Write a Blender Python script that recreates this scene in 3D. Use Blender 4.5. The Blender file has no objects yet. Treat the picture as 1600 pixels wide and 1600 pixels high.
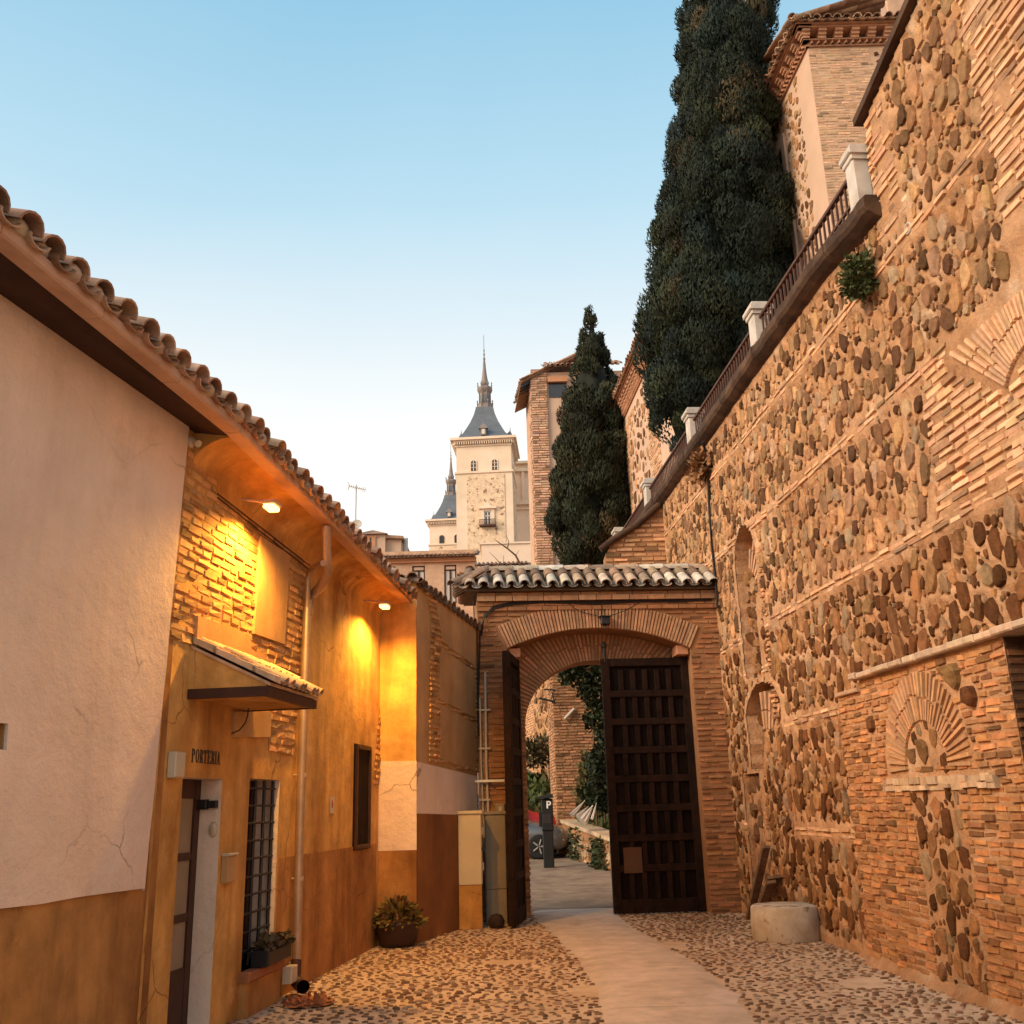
import bpy, math, random
from mathutils import Vector, Matrix, noise
from mathutils.geometry import tessellate_polygon
random.seed(7)
rad = math.radians
S = bpy.context.scene
COL = S.collection

# ------------------------------------------------------------------ camera
FPX, PITCH, ROLL, EYE = 1550.0, rad(16.5), rad(1.6), 1.65
FW = Vector((0, math.cos(PITCH), math.sin(PITCH)))
_r0 = Vector((1, 0, 0)); _u0 = Vector((0, -math.sin(PITCH), math.cos(PITCH)))
RT = _r0 * math.cos(ROLL) - _u0 * math.sin(ROLL)
UP = _u0 * math.cos(ROLL) + _r0 * math.sin(ROLL)
CAM = Vector((0, 0, EYE))
cd = bpy.data.cameras.new("camera"); co = bpy.data.objects.new("camera", cd); COL.objects.link(co)
m = Matrix((RT, UP, -FW)).transposed().to_4x4(); m.translation = CAM
co.matrix_world = m
cd.sensor_fit = 'HORIZONTAL'; cd.sensor_width = 36; cd.lens = 36 * FPX / 1600
cd.clip_start = 0.05; cd.clip_end = 3000
S.camera = co

# ------------------------------------------------------------------ world
SUN_EL, SUN_AZ = rad(29), rad(243)      # azimuth clockwise from +Y: behind the viewer, a little to the left
W = bpy.data.worlds.new("World"); S.world = W; W.use_nodes = True
nt = W.node_tree; nt.nodes.clear()
out = nt.nodes.new('ShaderNodeOutputWorld'); bg = nt.nodes.new('ShaderNodeBackground')
sky = nt.nodes.new('ShaderNodeTexSky'); sky.sky_type = 'NISHITA'; sky.sun_disc = False
sky.sun_elevation = rad(6); sky.sun_rotation = SUN_AZ
sk = nt.nodes.new('ShaderNodeVectorMath'); sk.operation = 'SCALE'; sk.inputs['Scale'].default_value = 0.12
tc = nt.nodes.new('ShaderNodeTexCoord'); sp = nt.nodes.new('ShaderNodeSeparateXYZ')
rp = nt.nodes.new('ShaderNodeValToRGB'); mx = nt.nodes.new('ShaderNodeMixRGB')
el = rp.color_ramp.elements
stops = [(0.0, (.97, .88, .76)), (.24, (.98, .94, .87)), (.33, (.91, .90, .86)), (.42, (.70, .78, .82)), (.54, (.44, .65, .77)), (.69, (.26, .51, .69)), (1.0, (.14, .36, .58))]
el[0].position = stops[0][0]; el[0].color = (*stops[0][1], 1)
el[1].position = stops[-1][0]; el[1].color = (*stops[-1][1], 1)
for p, c in stops[1:-1]:
    e = el.new(p); e.color = (*c, 1)
mx.inputs[0].default_value = 0.85
L = nt.links.new
L(tc.outputs['Generated'], sp.inputs[0])
wn_ = nt.nodes.new('ShaderNodeTexNoise'); wn_.inputs['Scale'].default_value = 1.6; wn_.inputs['Detail'].default_value = 5; wn_.inputs['Distortion'].default_value = .5; L(tc.outputs['Generated'], wn_.inputs['Vector'])
wm_ = nt.nodes.new('ShaderNodeMath'); wm_.operation = 'MULTIPLY_ADD'; wm_.inputs[1].default_value = -.11; L(wn_.outputs['Fac'], wm_.inputs[0])
wa_ = nt.nodes.new('ShaderNodeMath'); wa_.operation = 'ADD'; wa_.inputs[1].default_value = .05; L(sp.outputs['Z'], wa_.inputs[0]); L(wa_.outputs[0], wm_.inputs[2]); L(wm_.outputs[0], rp.inputs[0])
L(sky.outputs[0], sk.inputs[0]); L(sk.outputs[0], mx.inputs[1]); L(rp.outputs[0], mx.inputs[2])
L(mx.outputs[0], bg.inputs[0]); bg.inputs[1].default_value = 1.0; L(bg.outputs[0], out.inputs[0])

sd = bpy.data.lights.new("sun", 'SUN'); so = bpy.data.objects.new("sun", sd); COL.objects.link(so)
sd.energy = 3.4; sd.angle = rad(34); sd.color = (1.0, .80, .58)
dirv = Vector((math.sin(SUN_AZ) * math.cos(SUN_EL), math.cos(SUN_AZ) * math.cos(SUN_EL), math.sin(SUN_EL)))
so.rotation_euler = dirv.to_track_quat('Z', 'Y').to_euler()
S.view_settings.view_transform = 'Standard'; S.view_settings.look = 'None'
S.view_settings.exposure = 0.42; S.view_settings.gamma = 1.0
S.render.engine = 'CYCLES'
S.cycles.max_bounces = 6; S.cycles.diffuse_bounces = 3; S.cycles.use_denoising = True

# ------------------------------------------------------------------ measuring helpers
def ray(u, v): return FW + RT * ((u - 800) / FPX) - UP * ((v - 800) / FPX)
def gnd(u, v, z=0.0):
    d = ray(u, v); return CAM + d * ((z - EYE) / d.z)
def aty(u, v, y):
    d = ray(u, v); return CAM + d * (y / d.y)
def proj(p):
    d = Vector(p) - CAM; z = d.dot(FW); return 800 + FPX * d.dot(RT) / z, 800 - FPX * d.dot(UP) / z

class Fr:
    """A vertical wall frame: s along it, z up, n out of it."""
    def __init__(self, p0, ang, sg=1, z0=0.0):
        a = rad(ang); self.p = Vector((p0[0], p0[1], z0)); self.d = Vector((math.sin(a), math.cos(a), 0)); self.n = Vector((math.cos(a), -math.sin(a), 0)) * sg
    def w(self, s, z, n=0.0): return self.p + self.d * s + self.n * n + Vector((0, 0, z))
    def t(self, u, v, n=0.0):
        r = ray(u, v); k = ((self.p + self.n * n) - CAM).dot(self.n) / r.dot(self.n); q = CAM + r * k - self.p
        return q.dot(self.d), q.z
    def px(self, s, z, n=0.0): return proj(self.w(s, z, n))
    def inpx(self, polys, n=0.0):
        return lambda s, z: any(inpoly(self.px(s, z, n), P) for P in polys)

def inpoly(p, poly):
    x, y = p; c = False; j = len(poly) - 1
    for i in range(len(poly)):
        xi, yi = poly[i]; xj, yj = poly[j]
        if (yi > y) != (yj > y) and x < (xj - xi) * (y - yi) / (yj - yi) + xi: c = not c
        j = i
    return c

# ------------------------------------------------------------------ mesh builder
class MB:
    def __init__(self): self.v = []; self.f = []; self.c = []; self.m = []; self.sm = []
    def add(self, vs, fs, col=(1, 1, 1), mi=0, sm=False):
        o = len(self.v); self.v += [tuple(x) for x in vs]
        for f in fs:
            self.f.append(tuple(i + o for i in f)); self.c.append(col); self.m.append(mi); self.sm.append(sm)
    def quad(self, a, b, c, d, col=(1, 1, 1), mi=0): self.add([a, b, c, d], [(0, 1, 2, 3)], col, mi)
    def hexa(self, P, col=(1, 1, 1), mi=0, bottom=True):
        fs = [(4, 5, 6, 7), (0, 1, 5, 4), (1, 2, 6, 5), (2, 3, 7, 6), (3, 0, 4, 7)]
        if bottom: fs.append((3, 2, 1, 0))
        self.add(P, fs, col, mi)
    def box(self, fr, s0, s1, z0, z1, n0, n1, col=(1, 1, 1), mi=0, bev=0.0):
        if bev <= 0:
            self.hexa([fr.w(s0, z0, n0), fr.w(s1, z0, n0), fr.w(s1, z1, n0), fr.w(s0, z1, n0), fr.w(s0, z0, n1), fr.w(s1, z0, n1), fr.w(s1, z1, n1), fr.w(s0, z1, n1)], col, mi)
        else:
            b = bev
            rings = [(n0, b), (n0 + b * (1 if n1 > n0 else -1), 0), (n1 - b * (1 if n1 > n0 else -1), 0), (n1, b)]
            vs = []
            for n, i in rings: vs += [fr.w(s0 + i, z0 + i, n), fr.w(s1 - i, z0 + i, n), fr.w(s1 - i, z1 - i, n), fr.w(s0 + i, z1 - i, n)]
            fs = [(3, 2, 1, 0), (12, 13, 14, 15)]
            for k in range(3):
                for j in range(4):
                    a = k * 4 + j; bb = k * 4 + (j + 1) % 4; fs.append((a, bb, bb + 4, a + 4))
            self.add(vs, fs, col, mi)
    def tube(self, pts, r, seg=8, col=(1, 1, 1), mi=0, cap=True):
        pts = [Vector(p) for p in pts]; n = len(pts)
        rr = r if isinstance(r, (list, tuple)) else [r] * n
        vs = []; ref = Vector((0.13, 0.21, 0.97)).normalized()
        for i in range(n):
            t = (pts[min(i + 1, n - 1)] - pts[max(i - 1, 0)]).normalized()
            rf = ref if abs(t.dot(ref)) < .95 else Vector((1, 0, 0))
            a = t.cross(rf).normalized(); b = t.cross(a)
            for k in range(seg):
                q = 2 * math.pi * k / seg; vs.append(pts[i] + (a * math.cos(q) + b * math.sin(q)) * rr[i])
        fs = [(i * seg + k, i * seg + (k + 1) % seg, (i + 1) * seg + (k + 1) % seg, (i + 1) * seg + k) for i in range(n - 1) for k in range(seg)]
        self.add(vs, fs, col, mi, True)
        if cap:
            self.add(vs[:seg], [tuple(range(seg))[::-1]], col, mi); self.add(vs[-seg:], [tuple(range(seg))], col, mi)
    def lathe(self, c, prof, seg=24, col=(1, 1, 1), mi=0, sm=True, ax=None, rot=0.0):
        """prof: (radius, height) pairs about a vertical axis (or ax=(X,Y,Z) vectors)"""
        X, Y, Z = ax if ax else (Vector((1, 0, 0)), Vector((0, 1, 0)), Vector((0, 0, 1)))
        c = Vector(c); vs = []
        for r, h in prof:
            for k in range(seg):
                q = 2 * math.pi * k / seg + rot; vs.append(c + X * (r * math.cos(q)) + Y * (r * math.sin(q)) + Z * h)
        fs = [(i * seg + k, i * seg + (k + 1) % seg, (i + 1) * seg + (k + 1) % seg, (i + 1) * seg + k) for i in range(len(prof) - 1) for k in range(seg)]
        fs += [tuple(range(seg))[::-1], tuple((len(prof) - 1) * seg + k for k in range(seg))]
        self.add(vs, fs, col, mi, sm)
    def poly(self, fr, outer, holes=(), n=0.0, col=(1, 1, 1), mi=0):
        loops = [[Vector((s, z, 0)) for s, z in outer]] + [[Vector((s, z, 0)) for s, z in h] for h in holes]
        fl = [p for l in loops for p in l]
        self.add([fr.w(p.x, p.y, n) for p in fl], [tuple(t) for t in tessellate_polygon(loops)], col, mi)
    def reveal(self, fr, loop, n0, n1, col=(1, 1, 1), mi=0, closed=True):
        k = len(loop)
        for i in range(k if closed else k - 1):
            a = loop[i]; b = loop[(i + 1) % k]
            self.quad(fr.w(*a, n0), fr.w(*b, n0), fr.w(*b, n1), fr.w(*a, n1), col, mi)
    def slab(self, fr, outer, n0, n1, col=(1, 1, 1), mi=0, holes=()):
        self.poly(fr, outer, holes, n1, col, mi); self.poly(fr, outer, holes, n0, col, mi)
        self.reveal(fr, outer, n0, n1, col, mi)
        for h in holes: self.reveal(fr, h, n0, n1, col, mi)
    def build(self, name, mats, parent=None):
        me = bpy.data.meshes.new(name); me.from_pydata(self.v, [], self.f)
        if not isinstance(mats, (list, tuple)): mats = [mats]
        for q in mats: me.materials.append(q)
        me.polygons.foreach_set('material_index', self.m); me.polygons.foreach_set('use_smooth', self.sm)
        a = me.attributes.new('Col', 'FLOAT_COLOR', 'FACE')
        buf = []
        for c in self.c: buf += [c[0], c[1], c[2], 1.0]
        a.data.foreach_set('color', buf); me.update()
        o = bpy.data.objects.new(name, me); COL.objects.link(o)
        if parent is not None:
            o.parent = parent; o.matrix_parent_inverse = inv(parent)
        return o

def wloc(o):
    p = Vector(o.location) if o.type == 'EMPTY' else Vector((0, 0, 0))
    return p
def inv(o):
    return Matrix.Translation(-o.location) if o.type == 'EMPTY' else Matrix.Identity(4)
def thing(name, loc, label, cat, group=None):
    o = bpy.data.objects.new(name, None); COL.objects.link(o); o.location = loc; o.empty_display_size = .2
    return tag(o, label, cat, group)
def tag(o, label, cat, group=None):
    o['label'] = label; o['category'] = cat
    if group: o['group'] = group
    return o
def kind(o, k): o['kind'] = k; return o
def jit(c, a=.15, h=.05):
    k = 1 + random.uniform(-a, a)
    return (max(0, c[0] * k * (1 + random.uniform(-h, h))), max(0, c[1] * k), max(0, c[2] * k * (1 + random.uniform(-h, h))))

# ------------------------------------------------------------------ materials
def mat(name, col=(1, 1, 1), rough=.85, var=.25, vs=3.0, bump=.3, bs=40.0, bd=.01, attr=False, metal=0.0, col2=None, v2s=1.2, streak=False, spec=.3, patches=None, cracks=None):
    M = bpy.data.materials.new(name); M.use_nodes = True; t = M.node_tree; N = t.nodes; b = N['Principled BSDF']
    b.inputs['Roughness'].default_value = rough; b.inputs['Metallic'].default_value = metal; b.inputs['Specular IOR Level'].default_value = spec
    tcn = N.new('ShaderNodeTexCoord'); crd = tcn.outputs['Object']
    if streak:
        mp = N.new('ShaderNodeMapping'); mp.inputs['Scale'].default_value = (1, 1, .16); t.links.new(crd, mp.inputs[0]); scr = mp.outputs[0]
    n1 = N.new('ShaderNodeTexNoise'); n1.inputs['Scale'].default_value = vs; n1.inputs['Detail'].default_value = 8; n1.inputs['Roughness'].default_value = .65
    t.links.new(crd, n1.inputs['Vector'])
    rgb = N.new('ShaderNodeRGB'); rgb.outputs[0].default_value = (*col, 1); cur = rgb.outputs[0]
    if col2:
        n2 = N.new('ShaderNodeTexNoise'); n2.inputs['Scale'].default_value = v2s; n2.inputs['Detail'].default_value = 6; n2.inputs['Distortion'].default_value = .6; n2.inputs['Roughness'].default_value = .62
        t.links.new(scr if streak else crd, n2.inputs['Vector'])
        r2 = N.new('ShaderNodeValToRGB'); r2.color_ramp.elements[0].position = .40; r2.color_ramp.elements[1].position = .66
        t.links.new(n2.outputs['Fac'], r2.inputs[0])
        x2 = N.new('ShaderNodeMixRGB'); t.links.new(r2.outputs[0], x2.inputs[0]); t.links.new(cur, x2.inputs[1]); x2.inputs[2].default_value = (*col2, 1); cur = x2.outputs[0]
    if patches:
        pc, ps, p0, p1 = patches
        n3 = N.new('ShaderNodeTexNoise'); n3.inputs['Scale'].default_value = ps; n3.inputs['Detail'].default_value = 7; n3.inputs['Roughness'].default_value = .7
        t.links.new(crd, n3.inputs['Vector']); r3 = N.new('ShaderNodeValToRGB'); r3.color_ramp.elements[0].position = p0; r3.color_ramp.elements[1].position = p1
        t.links.new(n3.outputs['Fac'], r3.inputs[0]); x3 = N.new('ShaderNodeMixRGB'); t.links.new(r3.outputs[0], x3.inputs[0]); t.links.new(cur, x3.inputs[1]); x3.inputs[2].default_value = (*pc, 1); cur = x3.outputs[0]
    if cracks:
        cw = N.new('ShaderNodeTexNoise'); cw.inputs['Scale'].default_value = 3; cw.inputs['Detail'].default_value = 6; t.links.new(crd, cw.inputs['Vector'])
        cm = N.new('ShaderNodeMixRGB'); cm.inputs[0].default_value = .22; t.links.new(crd, cm.inputs[1]); t.links.new(cw.outputs['Color'], cm.inputs[2])
        vo = N.new('ShaderNodeTexVoronoi'); vo.feature = 'DISTANCE_TO_EDGE'; vo.inputs['Scale'].default_value = 1.1; t.links.new(cm.outputs[0], vo.inputs['Vector'])
        cr_ = N.new('ShaderNodeValToRGB'); cr_.color_ramp.elements[0].position = .002; cr_.color_ramp.elements[0].color = (1, 1, 1, 1); cr_.color_ramp.elements[1].position = .007; cr_.color_ramp.elements[1].color = (0, 0, 0, 1); t.links.new(vo.outputs['Distance'], cr_.inputs[0])
        ck = N.new('ShaderNodeTexNoise'); ck.inputs['Scale'].default_value = .8; t.links.new(crd, ck.inputs['Vector']); ckr = N.new('ShaderNodeValToRGB'); ckr.color_ramp.elements[0].position = .50; ckr.color_ramp.elements[1].position = .60; t.links.new(ck.outputs['Fac'], ckr.inputs[0])
        cx = N.new('ShaderNodeMath'); cx.operation = 'MULTIPLY'; t.links.new(cr_.outputs[0], cx.inputs[0]); t.links.new(ckr.outputs[0], cx.inputs[1])
        x4 = N.new('ShaderNodeMixRGB'); t.links.new(cx.outputs[0], x4.inputs[0]); t.links.new(cur, x4.inputs[1]); x4.inputs[2].default_value = (*cracks, 1); cur = x4.outputs[0]
    if attr:
        at = N.new('ShaderNodeAttribute'); at.attribute_name = 'Col'; x = N.new('ShaderNodeMixRGB'); x.blend_type = 'MULTIPLY'; x.inputs[0].default_value = 1
        t.links.new(cur, x.inputs[1]); t.links.new(at.outputs['Color'], x.inputs[2]); cur = x.outputs[0]
    mr = N.new('ShaderNodeMapRange'); mr.inputs['From Min'].default_value = .28; mr.inputs['From Max'].default_value = .72; mr.inputs['To Min'].default_value = 1 - var; mr.inputs['To Max'].default_value = 1 + var
    t.links.new(n1.outputs['Fac'], mr.inputs['Value'])
    xv = N.new('ShaderNodeVectorMath'); xv.operation = 'SCALE'; t.links.new(cur, xv.inputs[0]); t.links.new(mr.outputs[0], xv.inputs['Scale'])
    t.links.new(xv.outputs[0], b.inputs['Base Color'])
    if bump > 0:
        nb = N.new('ShaderNodeTexNoise'); nb.inputs['Scale'].default_value = bs; nb.inputs['Detail'].default_value = 8; nb.inputs['Roughness'].default_value = .7
        t.links.new(crd, nb.inputs['Vector']); bp = N.new('ShaderNodeBump'); bp.inputs['Strength'].default_value = bump; bp.inputs['Distance'].default_value = bd
        t.links.new(nb.outputs['Fac'], bp.inputs['Height']); t.links.new(bp.outputs[0], b.inputs['Normal'])
    return M

M = {}
M['white'] = mat('white_plaster', (.82, .61, .46), .9, .10, 1.2, .6, 3.2, .06, col2=(.72, .52, .39), v2s=1.1, streak=True, patches=((.62, .42, .28), 1.3, .58, .80), cracks=(.38, .24, .15))
M['ochre'] = mat('ochre_plaster', (.64, .335, .095), .9, .30, 3.2, .6, 14, .016, col2=(.36, .15, .032), v2s=1.5, streak=True, patches=((.66, .40, .15), 1.1, .55, .72), cracks=(.22, .09, .025))
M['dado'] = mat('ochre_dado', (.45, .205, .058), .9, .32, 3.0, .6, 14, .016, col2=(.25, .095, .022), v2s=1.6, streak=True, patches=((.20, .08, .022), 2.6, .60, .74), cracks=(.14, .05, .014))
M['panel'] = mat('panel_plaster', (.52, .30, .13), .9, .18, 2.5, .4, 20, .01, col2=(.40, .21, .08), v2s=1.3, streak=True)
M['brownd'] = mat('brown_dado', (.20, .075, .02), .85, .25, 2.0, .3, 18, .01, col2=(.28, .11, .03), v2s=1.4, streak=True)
M['brick'] = mat('brick', (1, 1, 1), .9, .28, 9, .6, 60, .008, attr=True)
M['mortarL'] = mat('ochre_mortar', (.50, .27, .09), .95, .25, 5, .6, 30, .015, col2=(.36, .18, .06))
M['mortar'] = mat('earth_mortar', (.55, .30, .155), .95, .30, 5, 1.0, 30, .03, col2=(.40, .195, .085), v2s=.9, patches=((.62, .42, .27), 1.1, .54, .7))
M['mortarG'] = mat('gate_mortar', (.33, .16, .075), .95, .25, 3, .6, 35, .015, col2=(.30, .14, .06))
M['stone'] = mat('rubble_stone', (1, 1, 1), .92, .40, 9, .9, 22, .03, attr=True, spec=.08)
M['tile'] = mat('roof_tile', (1, 1, 1), .88, .35, 7, .5, 40, .01, attr=True, patches=((.30, .26, .17), 5, .62, .78))
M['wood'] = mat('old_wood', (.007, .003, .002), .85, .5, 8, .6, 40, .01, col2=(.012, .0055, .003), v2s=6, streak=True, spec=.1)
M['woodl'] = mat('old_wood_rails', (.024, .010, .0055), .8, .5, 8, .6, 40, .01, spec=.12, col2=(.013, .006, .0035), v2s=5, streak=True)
M['wood2'] = mat('plank_wood', (.20, .11, .06), .8, .4, 10, .5, 40, .01, col2=(.12, .06, .03), v2s=6, streak=True)
M['darkwood'] = mat('painted_brown_wood', (.055, .02, .012), .5, .3, 8, .2, 60, .004)
M['soffit'] = mat('dark_soffit', (.045, .018, .012), .8, .3, 5, .3, 30, .006)
M['iron'] = mat('wrought_iron', (.018, .013, .012), .55, .3, 10, .3, 80, .003, spec=.5)
M['railiron'] = mat('rusty_iron', (.09, .04, .025), .7, .3, 10, .3, 80, .003)
M['pipe'] = mat('copper_pipe', (.44, .30, .20), .42, .2, 6, .08, 30, .003, metal=.55, spec=.5)
M['steel'] = mat('steel_band', (.7, .62, .52), .35, .1, 8, 0, metal=.8)
M['gutter'] = mat('gutter_metal', (.58, .37, .26), .6, .16, 2.5, .12, 14, .004, col2=(.48, .28, .19), v2s=2)
M['concrete'] = mat('path_concrete', (.64, .49, .38), .9, .16, 5, .5, 90, .006, col2=(.50, .37, .27), v2s=1.4, patches=((.25, .165, .11), 2.2, .60, .80))
M['bed'] = mat('cobble_bed', (.64, .46, .31), .95, .22, 4, .6, 60, .012, col2=(.48, .31, .19), v2s=1.0)
M['pebble'] = mat('river_pebble', (1, 1, 1), .7, .3, 12, .3, 60, .004, attr=True)
M['asphalt'] = mat('old_asphalt', (.26, .18, .12), .92, .25, 4, .6, 120, .006, col2=(.16, .105, .07), v2s=1.5)
M['earth'] = mat('dry_earth', (.20, .13, .08), .95, .3, 1, .5, 10, .03)
M['leaf'] = mat('foliage', (1, 1, 1), .75, .25, 3, 0, attr=True, spec=.2)
M['bark'] = mat('bark', (.10, .06, .04), .9, .3, 6, .8, 20, .02)
M['slate'] = mat('slate_roof', (.125, .135, .155), .6, .2, .6, .4, 3, .05)
M['tstone'] = mat('tower_ashlar', (.82, .60, .45), .9, .10, .3, .2, 2, .05, col2=(.70, .53, .37), v2s=.15)
M['trubble'] = mat('tower_rubble', (.72, .51, .34), .9, .25, 1.2, .4, 3, .05, patches=((.26, .14, .08), 1.1, .56, .60))
M['pinkb'] = mat('pink_brickwork', (.56, .35, .23), .9, .2, 2.0, .4, 12, .02, col2=(.46, .27, .17), v2s=.8)
M['pinkp'] = mat('pink_plaster', (.58, .38, .27), .9, .12, .8, .3, 8, .02)
M['trim'] = mat('painted_trim', (.50, .23, .12), .8, .12, 3, .1, 20, .01)
M['glass'] = mat('dark_glass', (.03, .03, .035), .12, .1, 2, 0, spec=.6)
M['curtain'] = mat('white_curtain', (.62, .55, .48), .8, .1, 5, 0)
M['cream'] = mat('cream_panel', (.55, .43, .27), .5, .08, 3, .05, 30, .002)
M['cream2'] = mat('dull_panel', (.27, .20, .13), .55, .15, 4, .05, 30, .002)
M['boxw'] = mat('white_box', (.55, .44, .30), .6, .08, 5, 0)
M['limestone'] = mat('weathered_limestone', (.58, .47, .36), .88, .15, 4, .6, 60, .01, patches=((.11, .06, .03), 4, .55, .64), col2=(.44, .32, .21), v2s=3)
M['pedestal'] = mat('grey_stone', (.56, .50, .44), .85, .18, 3, .4, 40, .008, col2=(.44, .37, .31), v2s=2)
M['ledge'] = mat('mossy_ledge', (.050, .026, .015), .95, .4, 3, .7, 20, .02, col2=(.11, .06, .034), v2s=2.2)
M['blackp'] = mat('black_paint', (.012, .011, .011), .45, .1, 5, 0, spec=.4)
M['whitep'] = mat('white_paint', (.80, .76, .70), .5, .05, 5, 0)
M['pvc'] = mat('grey_conduit', (.46, .38, .31), .6, .1, 5, 0)
M['cable'] = mat('black_cable', (.02, .012, .01), .6, .1, 5, 0)
M['red'] = mat('red_paint', (.45, .02, .015), .25, .05, 2, 0, spec=.5)
M['silver'] = mat('silver_paint', (.20, .19, .185), .25, .05, 2, 0, metal=.5, spec=.5)
M['tyre'] = mat('tyre_rubber', (.012, .012, .012), .85, .2, 8, 0)
M['rim'] = mat('alloy_rim', (.26, .24, .22), .5, .05, 5, 0)
M['lens'] = mat('lamp_lens', (.75, .76, .78), .1, .05, 5, 0, spec=.6)
M['redink'] = mat('red_ink', (.40, .04, .03), .6, .05, 5, 0)
M['terrac'] = mat('terracotta', (.33, .12, .05), .85, .25, 6, .3, 30, .006)
M['terrace'] = mat('terrace_gravel', (.34, .25, .18), .95, .2, 3, .4, 40, .01)
M['pot'] = mat('dark_pot', (.045, .022, .014), .55, .2, 6, .1, 30, .004)
def emis(name, col, st):
    q = bpy.data.materials.new(name); q.use_nodes = True; b = q.node_tree.nodes['Principled BSDF']
    b.inputs['Base Color'].default_value = (*col, 1); b.inputs['Emission Color'].default_value = (*col, 1); b.inputs['Emission Strength'].default_value = st
    return q
M['lit'] = emis('lit_lamp', (1, .60, .14), 4)

BR = (.50, .25, .12)     # brick tones
BRP = (.58, .33, .18)
# ------------------------------------------------------------------ wall surface builders
def bricks(mb, fr, inside, s0, s1, z0, z1, pitch=.085, bl=.26, gap=.035, n0=0.0, h=.022, col=BR, cj=.28, mi=0, step=.03, rough=.006, drop=0.0):
    """individual bricks in courses wherever inside(s, z) holds"""
    nrow = int((z1 - z0) / pitch)
    for r in range(nrow):
        zc = z0 + (r + .5) * pitch; run = None; s = s0
        iv = []
        while s <= s1 + 1e-6:
            ok = s < s1 and inside(s, zc)
            if ok and run is None: run = s
            if (not ok or s + step > s1) and run is not None:
                iv.append((run, s)); run = None
            s += step
        for a, b in iv:
            p = a - random.uniform(0, bl * .5)
            while p < b:
                ln = bl * random.uniform(.72, 1.15); q0 = max(a, p + .007); q1 = min(b, p + ln - .010); p += ln
                if q1 - q0 < .04 or random.random() < drop: continue
                tn = random.random(); cb = tuple(x * (.5 if tn < .10 else .75 if tn < .22 else 1.28 if tn > .88 else 1.0) for x in col); hz = (pitch - gap) / 2 * random.uniform(.82, 1.12); dz = random.uniform(-1, 1) * pitch * .06
                hh = h * random.uniform(.25, 1.3); j = lambda: random.uniform(-rough, rough); e = .006
                P = [fr.w(q0, zc + dz - hz, n0 - .03), fr.w(q1, zc + dz - hz, n0 - .03), fr.w(q1, zc + dz + hz, n0 - .03), fr.w(q0, zc + dz + hz, n0 - .03),
                     fr.w(q0 + e + j(), zc + dz - hz + e + j(), n0 + hh + j()), fr.w(q1 - e + j(), zc + dz - hz + e + j(), n0 + hh + j()),
                     fr.w(q1 - e + j(), zc + dz + hz - e + j(), n0 + hh + j()), fr.w(q0 + e + j(), zc + dz + hz - e + j(), n0 + hh + j())]
                mb.hexa(P, jit(cb, cj, .1), mi, bottom=False)

def fan(mb, fr, c, r0, r1, a0, a1, count, n0=0.0, h=.03, col=BR, cj=.22, fill=.62, mi=0, outer=None, n_in=None):
    """radiating bricks; angles from +s anticlockwise in degrees; outer(angle)->radius limits the far end"""
    da = (a1 - a0) / count
    r0f = r0 if callable(r0) else None
    for k in range(count):
        am = a0 + (k + .5) * da + random.uniform(-.06, .06) * da; hw = da * fill / 2 * random.uniform(.9, 1.1)
        ro = r1 if outer is None else outer(am)
        if r0f: r0 = r0f(am)
        if ro - r0 < .05: continue
        segs = max(1, int(round((ro - r0) / .28))); q = r0 + random.uniform(0, .015)
        cuts = [r0] + sorted(r0 + (ro - r0) * (i + random.uniform(-.15, .15)) / segs for i in range(1, segs)) + [ro]
        for i in range(segs):
            ra, rb = cuts[i] + (.008 if i else 0), cuts[i + 1] - .008; hh = h * random.uniform(.7, 1.2)
            def P(r, sgn, n, sh=1.0):
                # keep brick width near constant along its length
                w = rad(hw) * (.5 * (r0 + ro) * .55 + r * .45) * sh; A = rad(am)
                return fr.w(c[0] + r * math.cos(A) - sgn * w * math.sin(A), c[1] + r * math.sin(A) + sgn * w * math.cos(A), n)
            mb.hexa([P(ra, -1, n0 - .03), P(rb, -1, n0 - .03), P(rb, 1, n0 - .03), P(ra, 1, n0 - .03), P(ra + .005, -1, n0 + hh, .85), P(rb - .005, -1, n0 + hh, .85), P(rb - .005, 1, n0 + hh, .85), P(ra + .005, 1, n0 + hh, .85)], jit(col, cj, .08), mi, bottom=False)

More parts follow.
